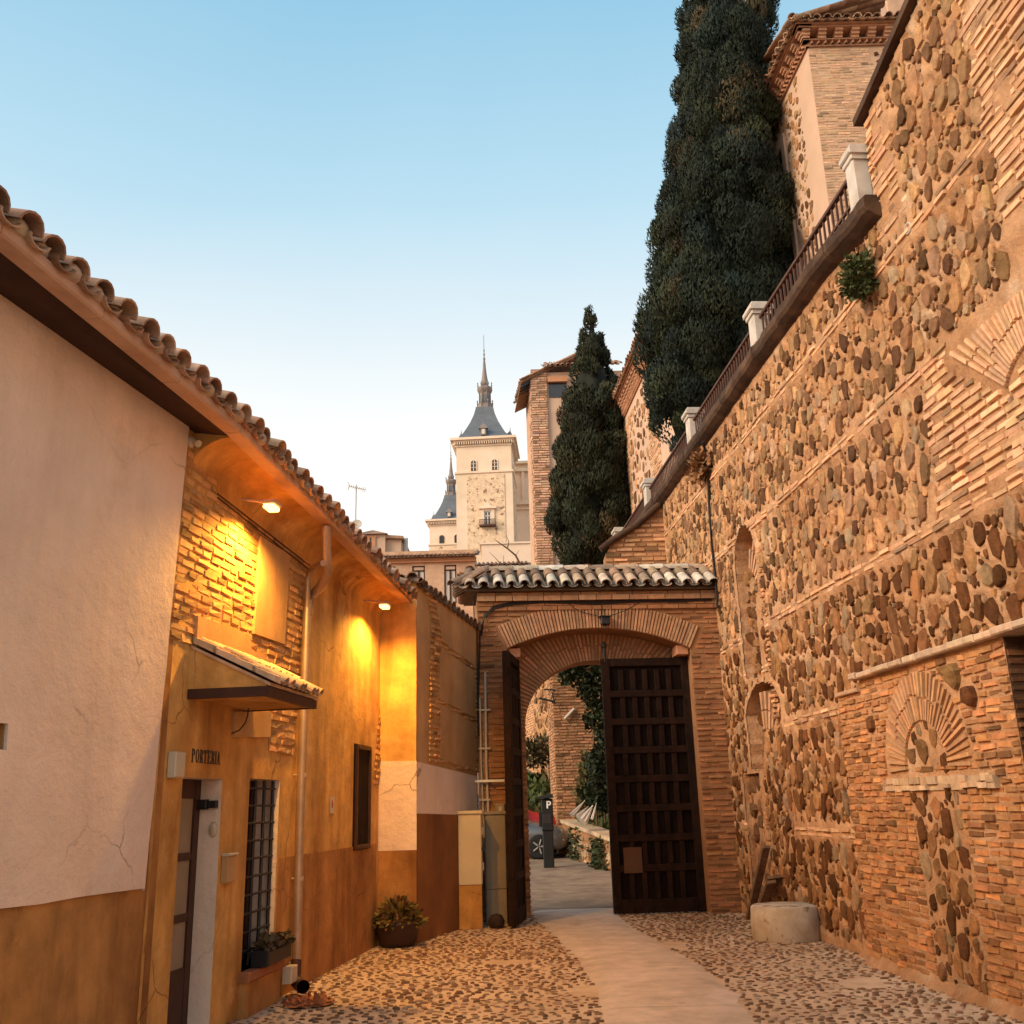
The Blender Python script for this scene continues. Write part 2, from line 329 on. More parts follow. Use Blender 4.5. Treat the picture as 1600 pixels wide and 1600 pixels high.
STC = [(.16, .068, .028), (.20, .09, .038), (.13, .052, .02), (.24, .12, .052), (.29, .15, .065), (.11, .046, .018), (.33, .20, .11), (.34, .16, .065)]
def stones(mb, fr, inside, s0, s1, z0, z1, rmin=.05, rmax=.13, n0=0.0, h=.03, tries=9000, asp=1.45, gap=1.12, cols=STC, mi=0, chips=True, tilt=.28, seg=8):
    cell = rmax * 2.2; G = {}; placed = []
    passes = [(rmax * .72, rmax, int(tries * .3)), (rmin, rmax * .72, int(tries * .4))] + ([(rmin * .45, rmin, int(tries * .3))] if chips else [])
    for lo, hi, cnt in passes:
        for _ in range(cnt):
            s = random.uniform(s0, s1); z = random.uniform(z0, z1); r = random.uniform(lo, hi)
            if not (inside(s, z) and inside(s - r * .8, z) and inside(s + r * .8, z) and inside(s, z + r * asp * .8) and inside(s, z - r * asp * .8)): continue
            i, j = int(s // cell), int(z / asp // cell); bad = False
            for di in (-1, 0, 1):
                for dj in (-1, 0, 1):
                    for (a, b, q) in G.get((i + di, j + dj), ()):
                        if (a - s) ** 2 + ((b - z) / asp) ** 2 < ((q + r) * gap * .88) ** 2: bad = True; break
                    if bad: break
                if bad: break
            if bad: continue
            G.setdefault((i, j), []).append((s, z, r)); placed.append((s, z, r))
    for s, z, r in placed:
        ph = random.random() * 9; th = random.gauss(0, tilt); ct, st = math.cos(th), math.sin(th); a_ = asp * random.uniform(.7, 1.2)
        sq = random.uniform(.75, 1.0)
        pr = []
        for k in range(seg):
            q = 2 * math.pi * k / seg + random.uniform(-.34, .34); rr = r * random.uniform(.70, 1.12)
            cx, cz = math.cos(q), math.sin(q)
            cx = math.copysign(abs(cx) ** sq, cx); cz = math.copysign(abs(cz) ** sq, cz)
            x, y = rr * cx * .92, rr * a_ * cz
            pr.append((x * ct - y * st, x * st + y * ct))
        hh = h * random.uniform(.4, 1.2) * min(1.5, .6 + r / .12); vs = []
        tx, tz = random.gauss(0, .24), random.gauss(.1, .24)
        for f, n in ((1.04, -.02), (.96, hh * .70), (.80, hh)):
            for x, y in pr:
                vs.append(fr.w(s + x * f, z + y * f, n0 + (n * (1 + tx * x / r + tz * y / (r * a_)) if n > 0 else n) * random.uniform(.85, 1.15)))
        vs.append(fr.w(s + x * .1, z, n0 + hh * random.uniform(.95, 1.25)))
        fs = []; fs2 = []
        for k in range(seg):
            k2 = (k + 1) % seg
            for b in (0, seg): fs.append((b + k, b + k2, b + seg + k2, b + seg + k))
            fs2.append((2 * seg + k, 2 * seg + k2, 3 * seg))
        cc = jit(random.choice(cols), .25, .08); mb.add(vs, fs[:], cc, mi, False); o_ = len(mb.v) - len(vs)
        for f in fs2: mb.f.append(tuple(i + o_ for i in f)); mb.c.append(cc); mb.m.append(mi); mb.sm.append(False)
    return placed

def barrel(mb, A, B, U, rA, rB, convex=True, col=(.4, .2, .1), th=.014, seg=7, mi=0):
    A = Vector(A); B = Vector(B); ax = (B - A).normalized(); Sd = ax.cross(U).normalized(); Un = Sd.cross(ax).normalized()
    sg = 1 if convex else -1; vs = []
    for (P, r) in ((A, rA), (B, rB), (B, rB - th), (A, rA - th)):
        for k in range(seg + 1):
            q = math.pi * k / seg; vs.append(P + Sd * (r * math.cos(q)) + Un * (sg * r * math.sin(q) * (.95 if convex else .6)))
    w = seg + 1; fs = []
    for a, b in ((0, 1), (1, 2), (2, 3)):
        for k in range(seg): fs.append((a * w + k, a * w + k + 1, b * w + k + 1, b * w + k))
    mb.add(vs, fs, col, mi, False)
TILEC = [(.40, .21, .12), (.34, .17, .10), (.46, .27, .17), (.30, .16, .10), (.50, .33, .22)]
def tileroof(mb, O, E, D, cols, rows, pitch=.21, tl=.33, cset=TILEC, cj=.2, last=None, r=.085):
    """O eave start, E unit vector along the eave, D unit vector up the slope"""
    U = E.cross(D); U = U if U.z > 0 else -U
    for i in range(cols):
        for rI in range(rows):
            c = cset if not (rI == 0 and last) else last
            jx = random.uniform(-.014, .014); jl = random.uniform(-.035, .03)
            b = O + E * ((i + .5) * pitch + jx) + D * (rI * tl + jl) + U * (.045 + .012 * (rI % 2)); a = b + D * (tl + .07) + U * .012
            barrel(mb, a, b, U, r * .82, r, True, jit(random.choice(c), cj))
            b = O + E * ((i + 0.0) * pitch + jx) + D * (rI * tl + .01) + U * .045; a = b + D * (tl + .05)
            barrel(mb, a, b, U, r * 1.02, r * .9, False, jit(random.choice(c), cj))
def ridge(mb, A, B, r=.10, cset=TILEC, tl=.4):
    A = Vector(A); B = Vector(B); n = max(1, int((B - A).length / tl)); d = (B - A) / n
    for i in range(n): barrel(mb, A + d * i, A + d * (i + 1.08), Vector((0, 0, 1)), r * .85, r, True, jit(random.choice(cset), .2))

def leaves(mb, P, Nrm, size, col, up=.5):
    """one little two-triangle leaf spray"""
    d = (Nrm + Vector((random.gauss(0, .5), random.gauss(0, .5), random.gauss(up, .5)))).normalized()
    sd_ = d.cross(Vector((random.gauss(0, 1), random.gauss(0, 1), random.gauss(0, 1)))).normalized()
    l = size * random.uniform(.6, 1.4); w = l * .36
    mb.add([P, P + d * l * .5 + sd_ * w, P + d * l, P + d * l * .5 - sd_ * w], [(0, 1, 2, 3)], col)

def text_mesh(mb_name, txt, fr, u_s, z, n, size, mat_, parent, xs=1.0, flip=False, bold=0.0):
    cu = bpy.data.curves.new(mb_name, 'FONT'); cu.body = txt; cu.size = 1.0; cu.extrude = .02; cu.align_x = 'CENTER'; cu.align_y = 'CENTER'; cu.offset = bold
    ob = bpy.data.objects.new(mb_name, cu); COL.objects.link(ob)
    dg = bpy.context.evaluated_depsgraph_get(); me = bpy.data.meshes.new_from_object(ob.evaluated_get(dg))
    bpy.data.objects.remove(ob); bpy.data.curves.remove(cu)
    for v in me.vertices:
        x, y, zz = v.co; v.co = fr.w(u_s + x * size * xs * (-1 if flip else 1), z + y * size, n + zz * size * .2)
    me.materials.clear(); me.materials.append(mat_)
    o = bpy.data.objects.new(mb_name, me); COL.objects.link(o)
    if parent: o.parent = parent; o.matrix_parent_inverse = inv(parent)
    return o

# ================================================================== FRAMES OF THE STREET
L1 = Fr((-2.62, 7.45), 11.5); L2 = Fr((-2.24, 10.56), 7); L3 = Fr((-1.92, 13.62), 90); L4 = Fr((-1.37, 13.65), 17.5)
G = Fr((3.1, 16.2), 86); R = Fr((3.6, 12.6), -4.2, -1)
FLAT = Fr((0, 0), 90)           # s = x ; used for frontal things

# ================================================================== GROUND
mb = MB()
def gz(y): return 0.0 if y < 18.5 else min(1.2, (y - 18.5) * .028)
ys = [-40, -10, 0, 6, 12, 18.5, 24, 30, 40, 61, 120, 400, 1500]; xs = [-1200, -300, -60, -20, -8, 0, 8, 20, 60, 300, 1200]
vs = [(x, y, gz(y) - .006) for y in ys for x in xs]; nx = len(xs)
mb.add(vs, [(j * nx + i, j * nx + i + 1, (j + 1) * nx + i + 1, (j + 1) * nx + i) for j in range(len(ys) - 1) for i in range(nx - 1)])
kind(mb.build('ground', M['earth']), 'structure')

pathL = [gnd(*p) for p in ((829, 1420), (842, 1440), (872, 1468), (905, 1500), (930, 1540), (945, 1600))]
pathR = [gnd(*p) for p in ((962, 1425), (975, 1442), (1020, 1470), (1092, 1508), (1150, 1556), (1182, 1600))]
pathL = [Vector((.1, 17.3, 0))] + pathL + [Vector((.55, 5.5, 0)), Vector((.5, -6, 0))]
pathR = [Vector((1.62, 17.3, 0))] + pathR + [Vector((2.1, 5.5, 0)), Vector((2.2, -6, 0))]
def interp(pts, y):
    for a, b in zip(pts, pts[1:]):
        if b.y <= y <= a.y: return a.x + (b.x - a.x) * (a.y - y) / max(1e-6, a.y - b.y)
    return pts[-1].x if y < pts[-1].y else pts[0].x
mb = MB()
row = []
Y = 17.3
yy = []
SL = 15.6
while Y > -6:
    yy.append(Y); Y -= .12
    if Y < SL: yy += [SL, SL - .004, SL - .016, SL - .020]; SL -= random.uniform(1.9, 2.6); Y = yy[-1] - .05
GAPS = [b for a, b in zip(yy, yy[1:]) if abs(a - b - .004) < 1e-6 and False]
jt = {i for i in range(1, len(yy)) if abs(yy[i - 1] - yy[i] - .012) < 1e-6 or (i + 1 < len(yy) and abs(yy[i] - yy[i + 1] - .012) < 1e-6)}
vs = []; K = 9
for iy, y in enumerate(yy):
    a = interp(pathL, y) + noise.noise((0, y * 1.7, 3)) * .09 + noise.noise((0, y * 6, 3)) * .03; b = interp(pathR, y) + noise.noise((9, y * 1.7, 3)) * .09 + noise.noise((9, y * 6, 3)) * .03
    for k in range(K + 1):
        x = a + (b - a) * k / K; vs.append((x, y, (-.006 if iy in jt else .018 if 0 < k < K else .002) + noise.noise((x * .9, y * .9, 1)) * .004))
mb.add(vs, [(j * (K + 1) + k, j * (K + 1) + k + 1, (j + 1) * (K + 1) + k + 1, (j + 1) * (K + 1) + k) for j in range(len(yy) - 1) for k in range(K)], sm=True)
kind(mb.build('concrete_path', M['concrete']), 'structure')

# cobble bed with real river pebbles set in it
bed = MB(); n_ = 60; vs = []
for j in range(n_ + 1):
    for i in range(31):
        x = -3.4 + 8.0 * i / 30; y = -6 + 23.3 * j / n_; vs.append((x, y, .001 + noise.noise((x * .6, y * .6, 7)) * .006 - .002))
bed.add(vs, [(j * 31 + i, j * 31 + i + 1, (j + 1) * 31 + i + 1, (j + 1) * 31 + i) for j in range(n_) for i in range(30)], sm=True)
PEB = [(.20, .10, .05), (.24, .125, .063), (.15, .072, .034), (.24, .135, .07), (.32, .20, .12), (.17, .082, .04), (.40, .27, .17)]
pb = MB(); cell = .10; GG = {}
for _ in range(62000):
    y = random.uniform(6.6, 16.6); x = random.uniform(-2.9, 3.9)
    if interp(pathL, y) - .02 < x < interp(pathR, y) + .02: continue
    if x > 3.6 - .0734 * (y - 12.6) * 1 - .02: continue
    if x < -2.62 + (y - 7.45) * .13 and y < 13.6: continue
    if noise.noise((x * .8, y * .8, 11)) > .52: continue
    i, j = int(x // cell), int(y // cell); bad = False
    for di in (-1, 0, 1):
        for dj in (-1, 0, 1):
            for a, b in GG.get((i + di, j + dj), ()):
                if ((a - x) / 1.25) ** 2 + ((b - y)) ** 2 < .0040: bad = True
    if bad: continue
    GG.setdefault((i, j), []).append((x, y))
    rx = random.uniform(.018, .044) * random.uniform(.8, 1.2); ry = random.uniform(.011, .022); th = random.gauss(0, .3); h = random.uniform(.005, .018); sg = 7; vv = []
    for f, z in ((1.0, -.005), (.85, h * .7), (.45, h)):
        for k in range(sg):
            q = 2 * math.pi * k / sg; px_, py_ = rx * f * math.cos(q), ry * f * math.sin(q)
            vv.append((x + px_ * math.cos(th) - py_ * math.sin(th), y + px_ * math.sin(th) + py_ * math.cos(th), z))
    vv.append((x, y, h * 1.02)); fs = []
    for k in range(sg):
        k2 = (k + 1) % sg
        for b in (0, sg): fs.append((b + k, b + k2, b + sg + k2, b + sg + k))
        fs.append((2 * sg + k, 2 * sg + k2, 3 * sg))
    pb.add(vv, fs, jit(random.choice(PEB), .25, .08), 0, True)
o = kind(bed.build('cobbled_ground', M['bed']), 'structure')
o2 = kind(pb.build('cobblestones', M['pebble']), 'stuff'); o2['label'] = 'small dark river pebbles set in pale mortar either side of the path'; o2['category'] = 'cobbles'

# road beyond the gate
mb = MB(); vs = []
for j in range(41):
    y = 17.25 + j * .8
    for i in range(13):
        x = -5.5 + i * .8; vs.append((x, y, gz(y) + .006 + noise.noise((x, y, 2)) * .012))
mb.add(vs, [(j * 13 + i, j * 13 + i + 1, (j + 1) * 13 + i + 1, (j + 1) * 13 + i) for j in range(40) for i in range(12)], sm=True)
kind(mb.build('road', M['asphalt']), 'structure')

# ================================================================== LEFT HOUSE
def ZGf(l): return (4.56 - .038 * l) if l < 0 else (4.56 - .032 * l)
HP = Vector((-2.7, 8.0, 0))
house = thing('house', HP, 'long low house with white and ochre plaster walls, tiled eaves and a Porteria door', 'house')
mb = MB()
slit = [(-2.6, L1.t(0, 1172)[1]), (L1.t(5, 1172)[0], L1.t(5, 1172)[1]), (L1.t(8, 1131)[0], L1.t(8, 1131)[1]), (-2.6, L1.t(0, 1131)[1])]
mb.poly(L1, [(-9, 0), (.06, 0), (.06, 4.74), (-9, 4.74)], [slit], 0.0); mb.reveal(L1, slit, 0, -.3); mb.poly(L1, slit, (), -.3)
mb.build('plinth_wall', M['dado'], house)
mb = MB(); e = []
for k in range(25):
    s = -9 + 8.88 * k / 24; e.append((s, 1.175 + noise.noise((s * 2, 0, 0)) * .015))
edge = [(-.12 + .16 * k / 16 + noise.noise((5, k * .5, 1)) * .012, 1.155 + 3.575 * k / 16) for k in range(17)]
mb.slab(L1, e + edge + [(-9, 4.73)], -.01, .022, holes=[slit])
mb.build('white_render', M['white'], house)

door = [(L2.t(285, 1225)[0], .02), (L2.t(347, 1228)[0], .02), (L2.t(347, 1228)[0], 1.93), (L2.t(285, 1225)[0], 1.93)]
win = [(-1.40, .36), (-.66, .36), (-.64, 1.95), (-1.40, 1.95)]
slot = [(L2.t(551, 1328)[0], L2.t(551, 1328)[1]), (L2.t(574, 1325)[0], L2.t(574, 1325)[1]), (L2.t(579, 1168)[0], L2.t(579, 1168)[1]), (L2.t(555, 1162)[0], L2.t(555, 1162)[1])]
hatch = [L2.t(*p) for p in ((224, 1490), (235, 1487), (238, 1455), (228, 1456))]
SE = 3.2
mb = MB()
mb.poly(L2, [(-3.2, 0), (SE, 0), (SE, 4.50), (-3.2, 4.70)], [door, win, hatch], 0)
mb.reveal(L2, hatch, 0, -.08); mb.poly(L2, hatch, (), -.08)
# plaster cove up to the eaves
for k in range(6):
    a, b = math.pi / 2 * k / 6, math.pi / 2 * (k + 1) / 6
    f = lambda q, s_: (4.37 - .03 * (s_ + 3) + (ZGf(max(0, s_ + 3.05)) + .05 - 4.37 + .03 * (s_ + 3)) * math.sin(q), .36 * (1 - math.cos(q)) + .002)
    sa, sb = -2.96, SE
    mb.quad(L2.w(sa, *f(a, sa)), L2.w(sb, *f(a, sb)), L2.w(sb, *f(b, sb)), L2.w(sa, *f(b, sa)))
cap_ = [f(math.pi / 2 * k / 6, -2.96) for k in range(7)]
mb.add([L2.w(-2.96, z_, n_v) for z_, n_v in cap_] + [L2.w(-2.96, 4.66, 0)], [(k, k + 1, 7) for k in range(6)])
mb.build('ochre_wall', M['ochre'], house)
mb = MB()
mb.reveal(L2, door, 0, -.24); mb.reveal(L2, win, 0, -.30); mb.build('window_reveal', M['white'], house)
mb = MB(); mb.slab(L2, [(-.62, .0), (2.95, .0), (2.95, 1.235), (-.62, 1.235)], -.01, .010)
mb.build('dado', M['dado'], house)

# brickwork showing through the plaster
bp = [[(293, 690), (338, 702), (334, 770), (480, 882), (478, 925), (470, 1050), (456, 1182), (418, 1172), (425, 1052), (388, 1022), (300, 1008), (262, 997)]]
tooth = [[(612, 985), (602, 1225), (582, 1228), (590, 1130), (600, 1050)]]
b1 = [L2.t(*p) for p in bp[0]]; b2 = [L2.t(*p) for p in tooth[0]]
mb = MB(); mb.poly(L2, b1, (), .006); mb.build('brick_mortar', M['mortarL'], house); mb = MB(); mb.poly(L2, b2, (), .006); mb.build('brick_mortar', M['mortarL'], house)
mb = MB(); inn = L2.inpx(bp); inn2 = L2.inpx(tooth)
OB = (.56, .30, .12)
bricks(mb, L2, inn, -3.2, .2, 1.9, 4.8, .074, .23, .018, .006, .012, OB, .16, rough=.007)
mb.build('exposed_bricks', M['brick'], house); mb = MB(); bricks(mb, L2, inn2, 1.8, 3.1, 1.8, 4.2, .078, .17, .026, .006, .017, OB, .22)
# projecting string course (two thin lines above the brick)
a = L2.t(338, 760); b = L2.t(484, 872)
mb.build('exposed_bricks', M['brick'], house)
mb = MB()
for P in ([(402, 838), (448, 868), (440, 1007), (392, 990)], [(303, 962), (385, 992), (387, 1014), (428, 1040), (424, 1075), (300, 1022)]):
    mb.slab(L2, [L2.t(*p) for p in P], -.01, .036)
mb.slab(L2, [L2.t(*p) for p in ((362, 1112), (420, 1112), (418, 1152), (362, 1152))], -.01, .03)
mb.build('plaster_patch', M['panel'], house)
mb = MB()
mb.tube([L2.w(*L2.t(335, 772), .03), L2.w(*L2.t(400, 822), .03), L2.w(*L2.t(480, 884), .03)], .006, 6)
mb.tube([L2.w(*L2.t(335, 778), .03), L2.w(*L2.t(400, 829), .03), L2.w(*L2.t(480, 891), .03)], .006, 6)
tag(mb.build('cable', M['cable']), 'thin dark cable running above the brickwork of the low house', 'cable')

# eaves: box gutter, soffits, tiles
E0, E1, E2 = L1.w(-9, 0, .47), Vector((-2.147, 7.44, 0)), L2.w(L2.t(641, 918, .46)[0] + .1, 0, .46)
n1, n2 = L1.n, L2.n; nE = (n1 + n2).normalized()
ZG = 4.56
def epos(l):
    """point and outward normal at distance l along the eaves from the bend"""
    if l < 0: d = (E0 - E1).normalized(); return E1 + d * (-l), n1
    d = (E2 - E1).normalized(); return E1 + d * l, n2
len2 = (E2 - E1).length
gut = MB(); l = -6.4; pitchG = .93
cuts = [-8.4 + .93 * k for k in range(0, 40)]
cuts = [c for c in cuts if c < len2 - .3] + [len2]
for a, b in zip(cuts, cuts[1:]):
    segs = [(a, b)] if not (a < -.02 and b > .02) else [(a, 0), (0, b)]
    for qa, qb in segs:
        ga = .003 if qa == a else 0; gb = .003 if qb == b else 0
        pa, na = epos(qa + ga + (1e-6 if qa == 0 else 0)); pb_, nb = epos(qb - gb - (1e-6 if qb == 0 else 0))
        na = nE if qa == 0 else na; nb = nE if qb == 0 else nb
        zz = Vector((0, 0, 1)); dz = random.uniform(-.002, .002)
        prof = [(-.14, .024), (-.015, .012), (0, .024), (0.004, .085), (-.012, .09), (-.14, .09)]
        A = [pa + na * x + zz * (ZGf(qa) + z + dz) for x, z in prof]; B = [pb_ + nb * x + zz * (ZGf(qb) + z + dz) for x, z in prof]
        k = len(prof)
        gut.add(A + B, [(i, (i + 1) % k, k + (i + 1) % k, k + i) for i in range(k)] + [tuple(range(k)), tuple(range(k, 2 * k))[::-1]])
gutter = gut.build('gutter', M['gutter'], house)
d_e = (E2 - E1).normalized()
mb = MB(); zz = Vector((0, 0, 1))
P0, P1 = E0 - n1 * .14, E1 - nE * .14 + d_e * .12
mb.add([L1.w(-9, 4.735, 0), L1.w(.16, 4.66, 0), P1 + zz * (ZG + .05), P0 + zz * (ZGf(-9) + .02), L1.w(-9, 4.80, 0), L1.w(.16, 4.75, 0), P1 + zz * (ZG + .085), P0 + zz * (ZGf(-9) + .085)], [(0, 1, 2, 3), (4, 5, 6, 7), (0, 1, 5, 4), (1, 2, 6, 5), (2, 3, 7, 6), (3, 0, 4, 7)])
mb.build('soffit', M['soffit'], house)
roof = MB(); tl = .36
def eave_tiles(l0, l1, E, nrm, org, sl_, dz):
    E = (E - Vector((0, 0, sl_))).normalized(); org = org + Vector((0, 0, dz)); n = int((l1 - l0) / .235); D = (-nrm * math.cos(rad(17)) + zz * math.sin(rad(17)))
    tileroof(roof, org + E * l0 + zz * (ZG + .065) + nrm * .06, E, D, n, 8, .235, tl, r=.10, cset=[(.36, .20, .12), (.42, .25, .16), (.31, .17, .11), (.46, .29, .20)])
    for k in range(n):       # mortar plugs in the tile mouths
        p = org + E * (l0 + (k + .5) * .235) + zz * (ZG + .125) + nrm * .02 + D * random.uniform(-.01, .05); vs = []
        for f, hh in ((.085, .03), (.07, -.012), (.03, -.03)):
            for i in range(7): q = 2 * math.pi * i / 7; vs.append(p + E * (f * math.cos(q) * random.uniform(.8, 1.1)) + zz * (f * .75 * math.sin(q) * random.uniform(.8, 1.1)) - nrm * hh)
        roof.add(vs, [(j * 7 + i, j * 7 + (i + 1) % 7, (j + 1) * 7 + (i + 1) % 7, (j + 1) * 7 + i) for j in range(2) for i in range(7)] + [tuple(range(14, 21))], jit((.42, .31, .22), .2), 0, True)
    a, b = org + E * l0 + zz * (ZG + .06), org + E * l1 + zz * (ZG + .06)
    roof.hexa([a, b, b + D * 3.0, a + D * 3.0, a + zz * .03, b + zz * .03, b + D * 3.0 + zz * .03, a + D * 3 + zz * .03], (.3, .2, .13))
d1 = (E1 - E0).normalized(); d2 = (E2 - E1).normalized()
eave_tiles(-7.99, 0.0, d1, n1, E1, .038, .0); eave_tiles(0.0, len2 + .05, d2, n2, E1, .040, -.004)
roof.build('roof', M['tile'], house)
# hidden body of the house so that it is closed from behind
mb = MB(); mb.box(L2, -3.2, SE, 0, 4.6, -5.0, -.5); mb.box(L1, -9, 0, 0, 4.6, -5.0, -.5); mb.build('rear_wall', M['panel'], house)

# porteria door
mb = MB()
s0, s1 = door[0][0], door[1][0]
mb.box(L2, s0, s1, .02, 1.93, -.27, -.21, mi=0)
for (za, zb) in ((.55, .98), (1.06, 1.42), (1.48, 1.84)):
    pass
d_ = mb.build('door', M['darkwood'], house); d_['label'] = 'dark door with three glazed panes'
mb = MB()
for za, zb in ((1.36, 1.78), (.90, 1.30), (.50, .84)): mb.box(L2, s0 + .10, s1 - .10, za, zb, -.205, -.20)
mb.build('pane', M['cream2'], d_)
mb = MB()
for za, zb in ((.40, .50), (.84, .90), (1.30, 1.36), (1.78, 1.93), (.02, .40)): mb.box(L2, s0, s1, za, zb, -.207, -.185)
mb.box(L2, s0, s0 + .10, .02, 1.93, -.207, -.182); mb.box(L2, s1 - .10, s1, .02, 1.93, -.207, -.182)
mb.build('door_frame', M['darkwood'], d_)
# lamp box and bell in the door reveal (facing the viewer on the far jamb)
JB = Fr((L2.w(s1, 0, 0).x, L2.w(s1, 0, 0).y), 97)      # far jamb: s runs out of the wall (+) , normal toward the viewer
mb = MB(); mb.box(JB, -.19, -.10, 1.69, 1.77, .003, .07, bev=.01); mb.box(JB, -.10, -.02, 1.70, 1.76, .003, .06, bev=.008)
tag(mb.build('door_closer', M['blackp']), 'black box fixed high on the white jamb inside the Porteria doorway', 'door closer')
mb = MB(); c = JB.w(-.055, 1.53, .003)
mb.lathe(c, [(.0, .018), (.030, .016), (.036, 0)], 20, ax=(JB.d * 1.0, Vector((0, 0, 1.7)), JB.n)); tag(mb.build('doorbell', M['boxw']), 'small oval doorbell on the white jamb of the Porteria doorway', 'doorbell')
# lettering
def ring(mb, P, c, rx, ry, t0, t1, a0, a1, n=14):
    """stroke along an ellipse arc, thick (t0) at the sides and thin (t1) at top and bottom"""
    pts = []
    for k in range(n + 1):
        a = rad(a0 + (a1 - a0) * k / n); th = t1 + (t0 - t1) * abs(math.cos(a))
        pts.append(((c[0] + rx * math.cos(a), c[1] + ry * math.sin(a)), (c[0] + (rx - th) * math.cos(a), c[1] + (ry - t1) * math.sin(a))))
    for (o0, i0), (o1, i1) in zip(pts, pts[1:]): P(o0, o1, i1, i0)
def serif_text(name, txt, fr, s0, s1, z0, z1, n, m_, parent):
    mb = MB(); adv = {'I': .5}; tot = sum(adv.get(c, 1.0) for c in txt); x = 0.0
    for c in txt:
        w = adv.get(c, 1.0); ox = x
        def P(*q):
            A = [fr.w(s0 + (s1 - s0) * (ox + a * .92) / tot, z0 + (z1 - z0) * b, n) for a, b in q]; B = [p - fr.n * .006 for p in A]; k = len(A)
            mb.add(A + B, [tuple(range(k)), tuple(range(k, 2 * k))[::-1]] + [(i, (i + 1) % k, k + (i + 1) % k, k + i) for i in range(k)])
        def bar(x0, y0, x1, y1): P((x0, y0), (x1, y0), (x1, y1), (x0, y1))
        def stem(xc, hw=.12): bar(xc - hw, 0, xc + hw, 1); bar(xc - hw - .10, 0, xc + hw + .10, .06); bar(xc - hw - .10, .94, xc + hw + .10, 1)
        if c in 'PR':
            stem(.28); ring(mb, P, (.46, .75), .42, .25, .20, .06, -90, 90)
            if c == 'R': P((.50, .50), (.70, .50), (.98, 0), (.74, 0))
        elif c == 'O': ring(mb, P, (.5, .5), .44, .5, .20, .06, 0, 360, 28)
        elif c == 'T': stem(.5); bar(.04, .93, .96, 1); bar(.04, .72, .11, .93); bar(.89, .72, .96, .93)
        elif c == 'E': stem(.28); bar(.28, .94, .90, 1); bar(.84, .76, .90, .94); bar(.28, 0, .90, .06); bar(.84, .06, .90, .24); bar(.28, .47, .70, .53); bar(.66, .40, .72, .60)
        elif c == 'I': stem(.25)
        elif c == 'A': P((.10, 0), (.18, 0), (.52, 1), (.46, 1)); P((.66, 0), (.92, 0), (.56, 1), (.46, 1)); bar(.28, .30, .74, .36); bar(.0, 0, .28, .06); bar(.58, 0, 1.0, .06)
        x += w
    return mb.build(name, m_, parent)
_a, _b = L2.t(298, 1194), L2.t(345, 1169)
serif_text('lettering', 'PORTERIA', L2, _a[0], _b[0], (L2.t(298, 1190)[1] + L2.t(345, 1196)[1]) / 2, (L2.t(298, 1168)[1] + L2.t(345, 1176)[1]) / 2, .005, M['iron'], house)
# grille
mb = MB()
for k in range(4):
    s = -1.36 + .66 * k / 3; mb.tube([L2.w(s, .38, -.045), L2.w(s, 1.94, -.045)], .017, 6)
for k in range(10):
    z = .50 + k * .152; mb.tube([L2.w(-1.40, z, -.045), L2.w(-.62, z, -.045)], .011, 6)
    for q in range(4): mb.lathe(L2.w(-1.36 + .66 * q / 3, z - .016, -.045), [(.01, 0), (.022, .008), (.022, .024), (.01, .032)], 6)
wn = MB(); wn.box(L2, -1.40, -.65, .36, 1.95, -.32, -.28); 
w_ = wn.build('window', M['glass'], house); mb.build('grille', M['iron'], w_)
fm = MB()
for a, b, c, d in ((-1.40, -1.34, .36, 1.95), (-.72, -.65, .36, 1.95), (-1.06, -1.0, .36, 1.95), (-1.40, -.65, .36, .44), (-1.40, -.65, 1.88, 1.95)): fm.box(L2, a, b, c, d, -.29, -.25)
fm.build('frame', M['darkwood'], w_)
mb = MB(); mb.box(L2, -1.46, -.58, .28, .36, -.3, .10, bev=.012); mb.build('sill', M['terrac'], w_)
mb = MB(); mb.box(L2, -1.44, -.62, .0, .28, -.1, .07); mb.build('plinth', M['dado'], house)
mb = MB(); mb.box(L2, slot[0][0] - .02, slot[1][0] + .02, slot[0][1] - .01, slot[2][1] + .01, -.02, .016)
w2 = mb.build('window', M['woodl'], house); w2['label'] = 'narrow dark shuttered window'
mb = MB(); s_a, s_b, z_a, z_b = slot[0][0], slot[1][0], slot[0][1], slot[2][1]
for a, b, c, d in ((s_a, s_a + .05, z_a, z_b), (s_b - .05, s_b, z_a, z_b), (s_a + .05, s_b - .05, z_a, z_a + .05), (s_a + .05, s_b - .05, z_b - .05, z_b)): mb.box(L2, a, b, c, d, .0, .045, bev=.006)
mb.build('frame', M['darkwood'], w2)

# canopy over the door
cz = L2.t(292, 1092)[1]; c0 = L2.t(292, 1092)[0]; c1 = c0 + 1.18; cn = .66
can = thing('canopy', L2.w(c0, cz, 0), 'small tiled canopy with dark beam over the Porteria door', 'canopy')
mb = MB(); mb.box(L2, c0, c0 + .05, cz, cz + .075, 0, cn); mb.box(L2, c0 + .05, c1, cz, cz + .075, cn - .05, cn); mb.box(L2, c1 - .05, c1, cz, cz + .075, 0, cn - .05)
mb.build('beam', M['darkwood'], can)
mb = MB(); mb.box(L2, c0 + .05, c1 - .05, cz + .008, cz + .03, 0, cn - .05)
zt = cz + .42
for s in (c0 + .005, c1 - .03):
    A = [L2.w(s, cz + .075, 0), L2.w(s, cz + .075, cn - .02), L2.w(s, cz + .10, cn - .02), L2.w(s, zt, 0)]; B = [p + L2.d * .025 for p in A]
    mb.add(A + B, [(0, 1, 2, 3), (4, 5, 6, 7), (0, 1, 5, 4), (1, 2, 6, 5), (2, 3, 7, 6), (3, 0, 4, 7)])
mb.build('soffit', M['ochre'], can)
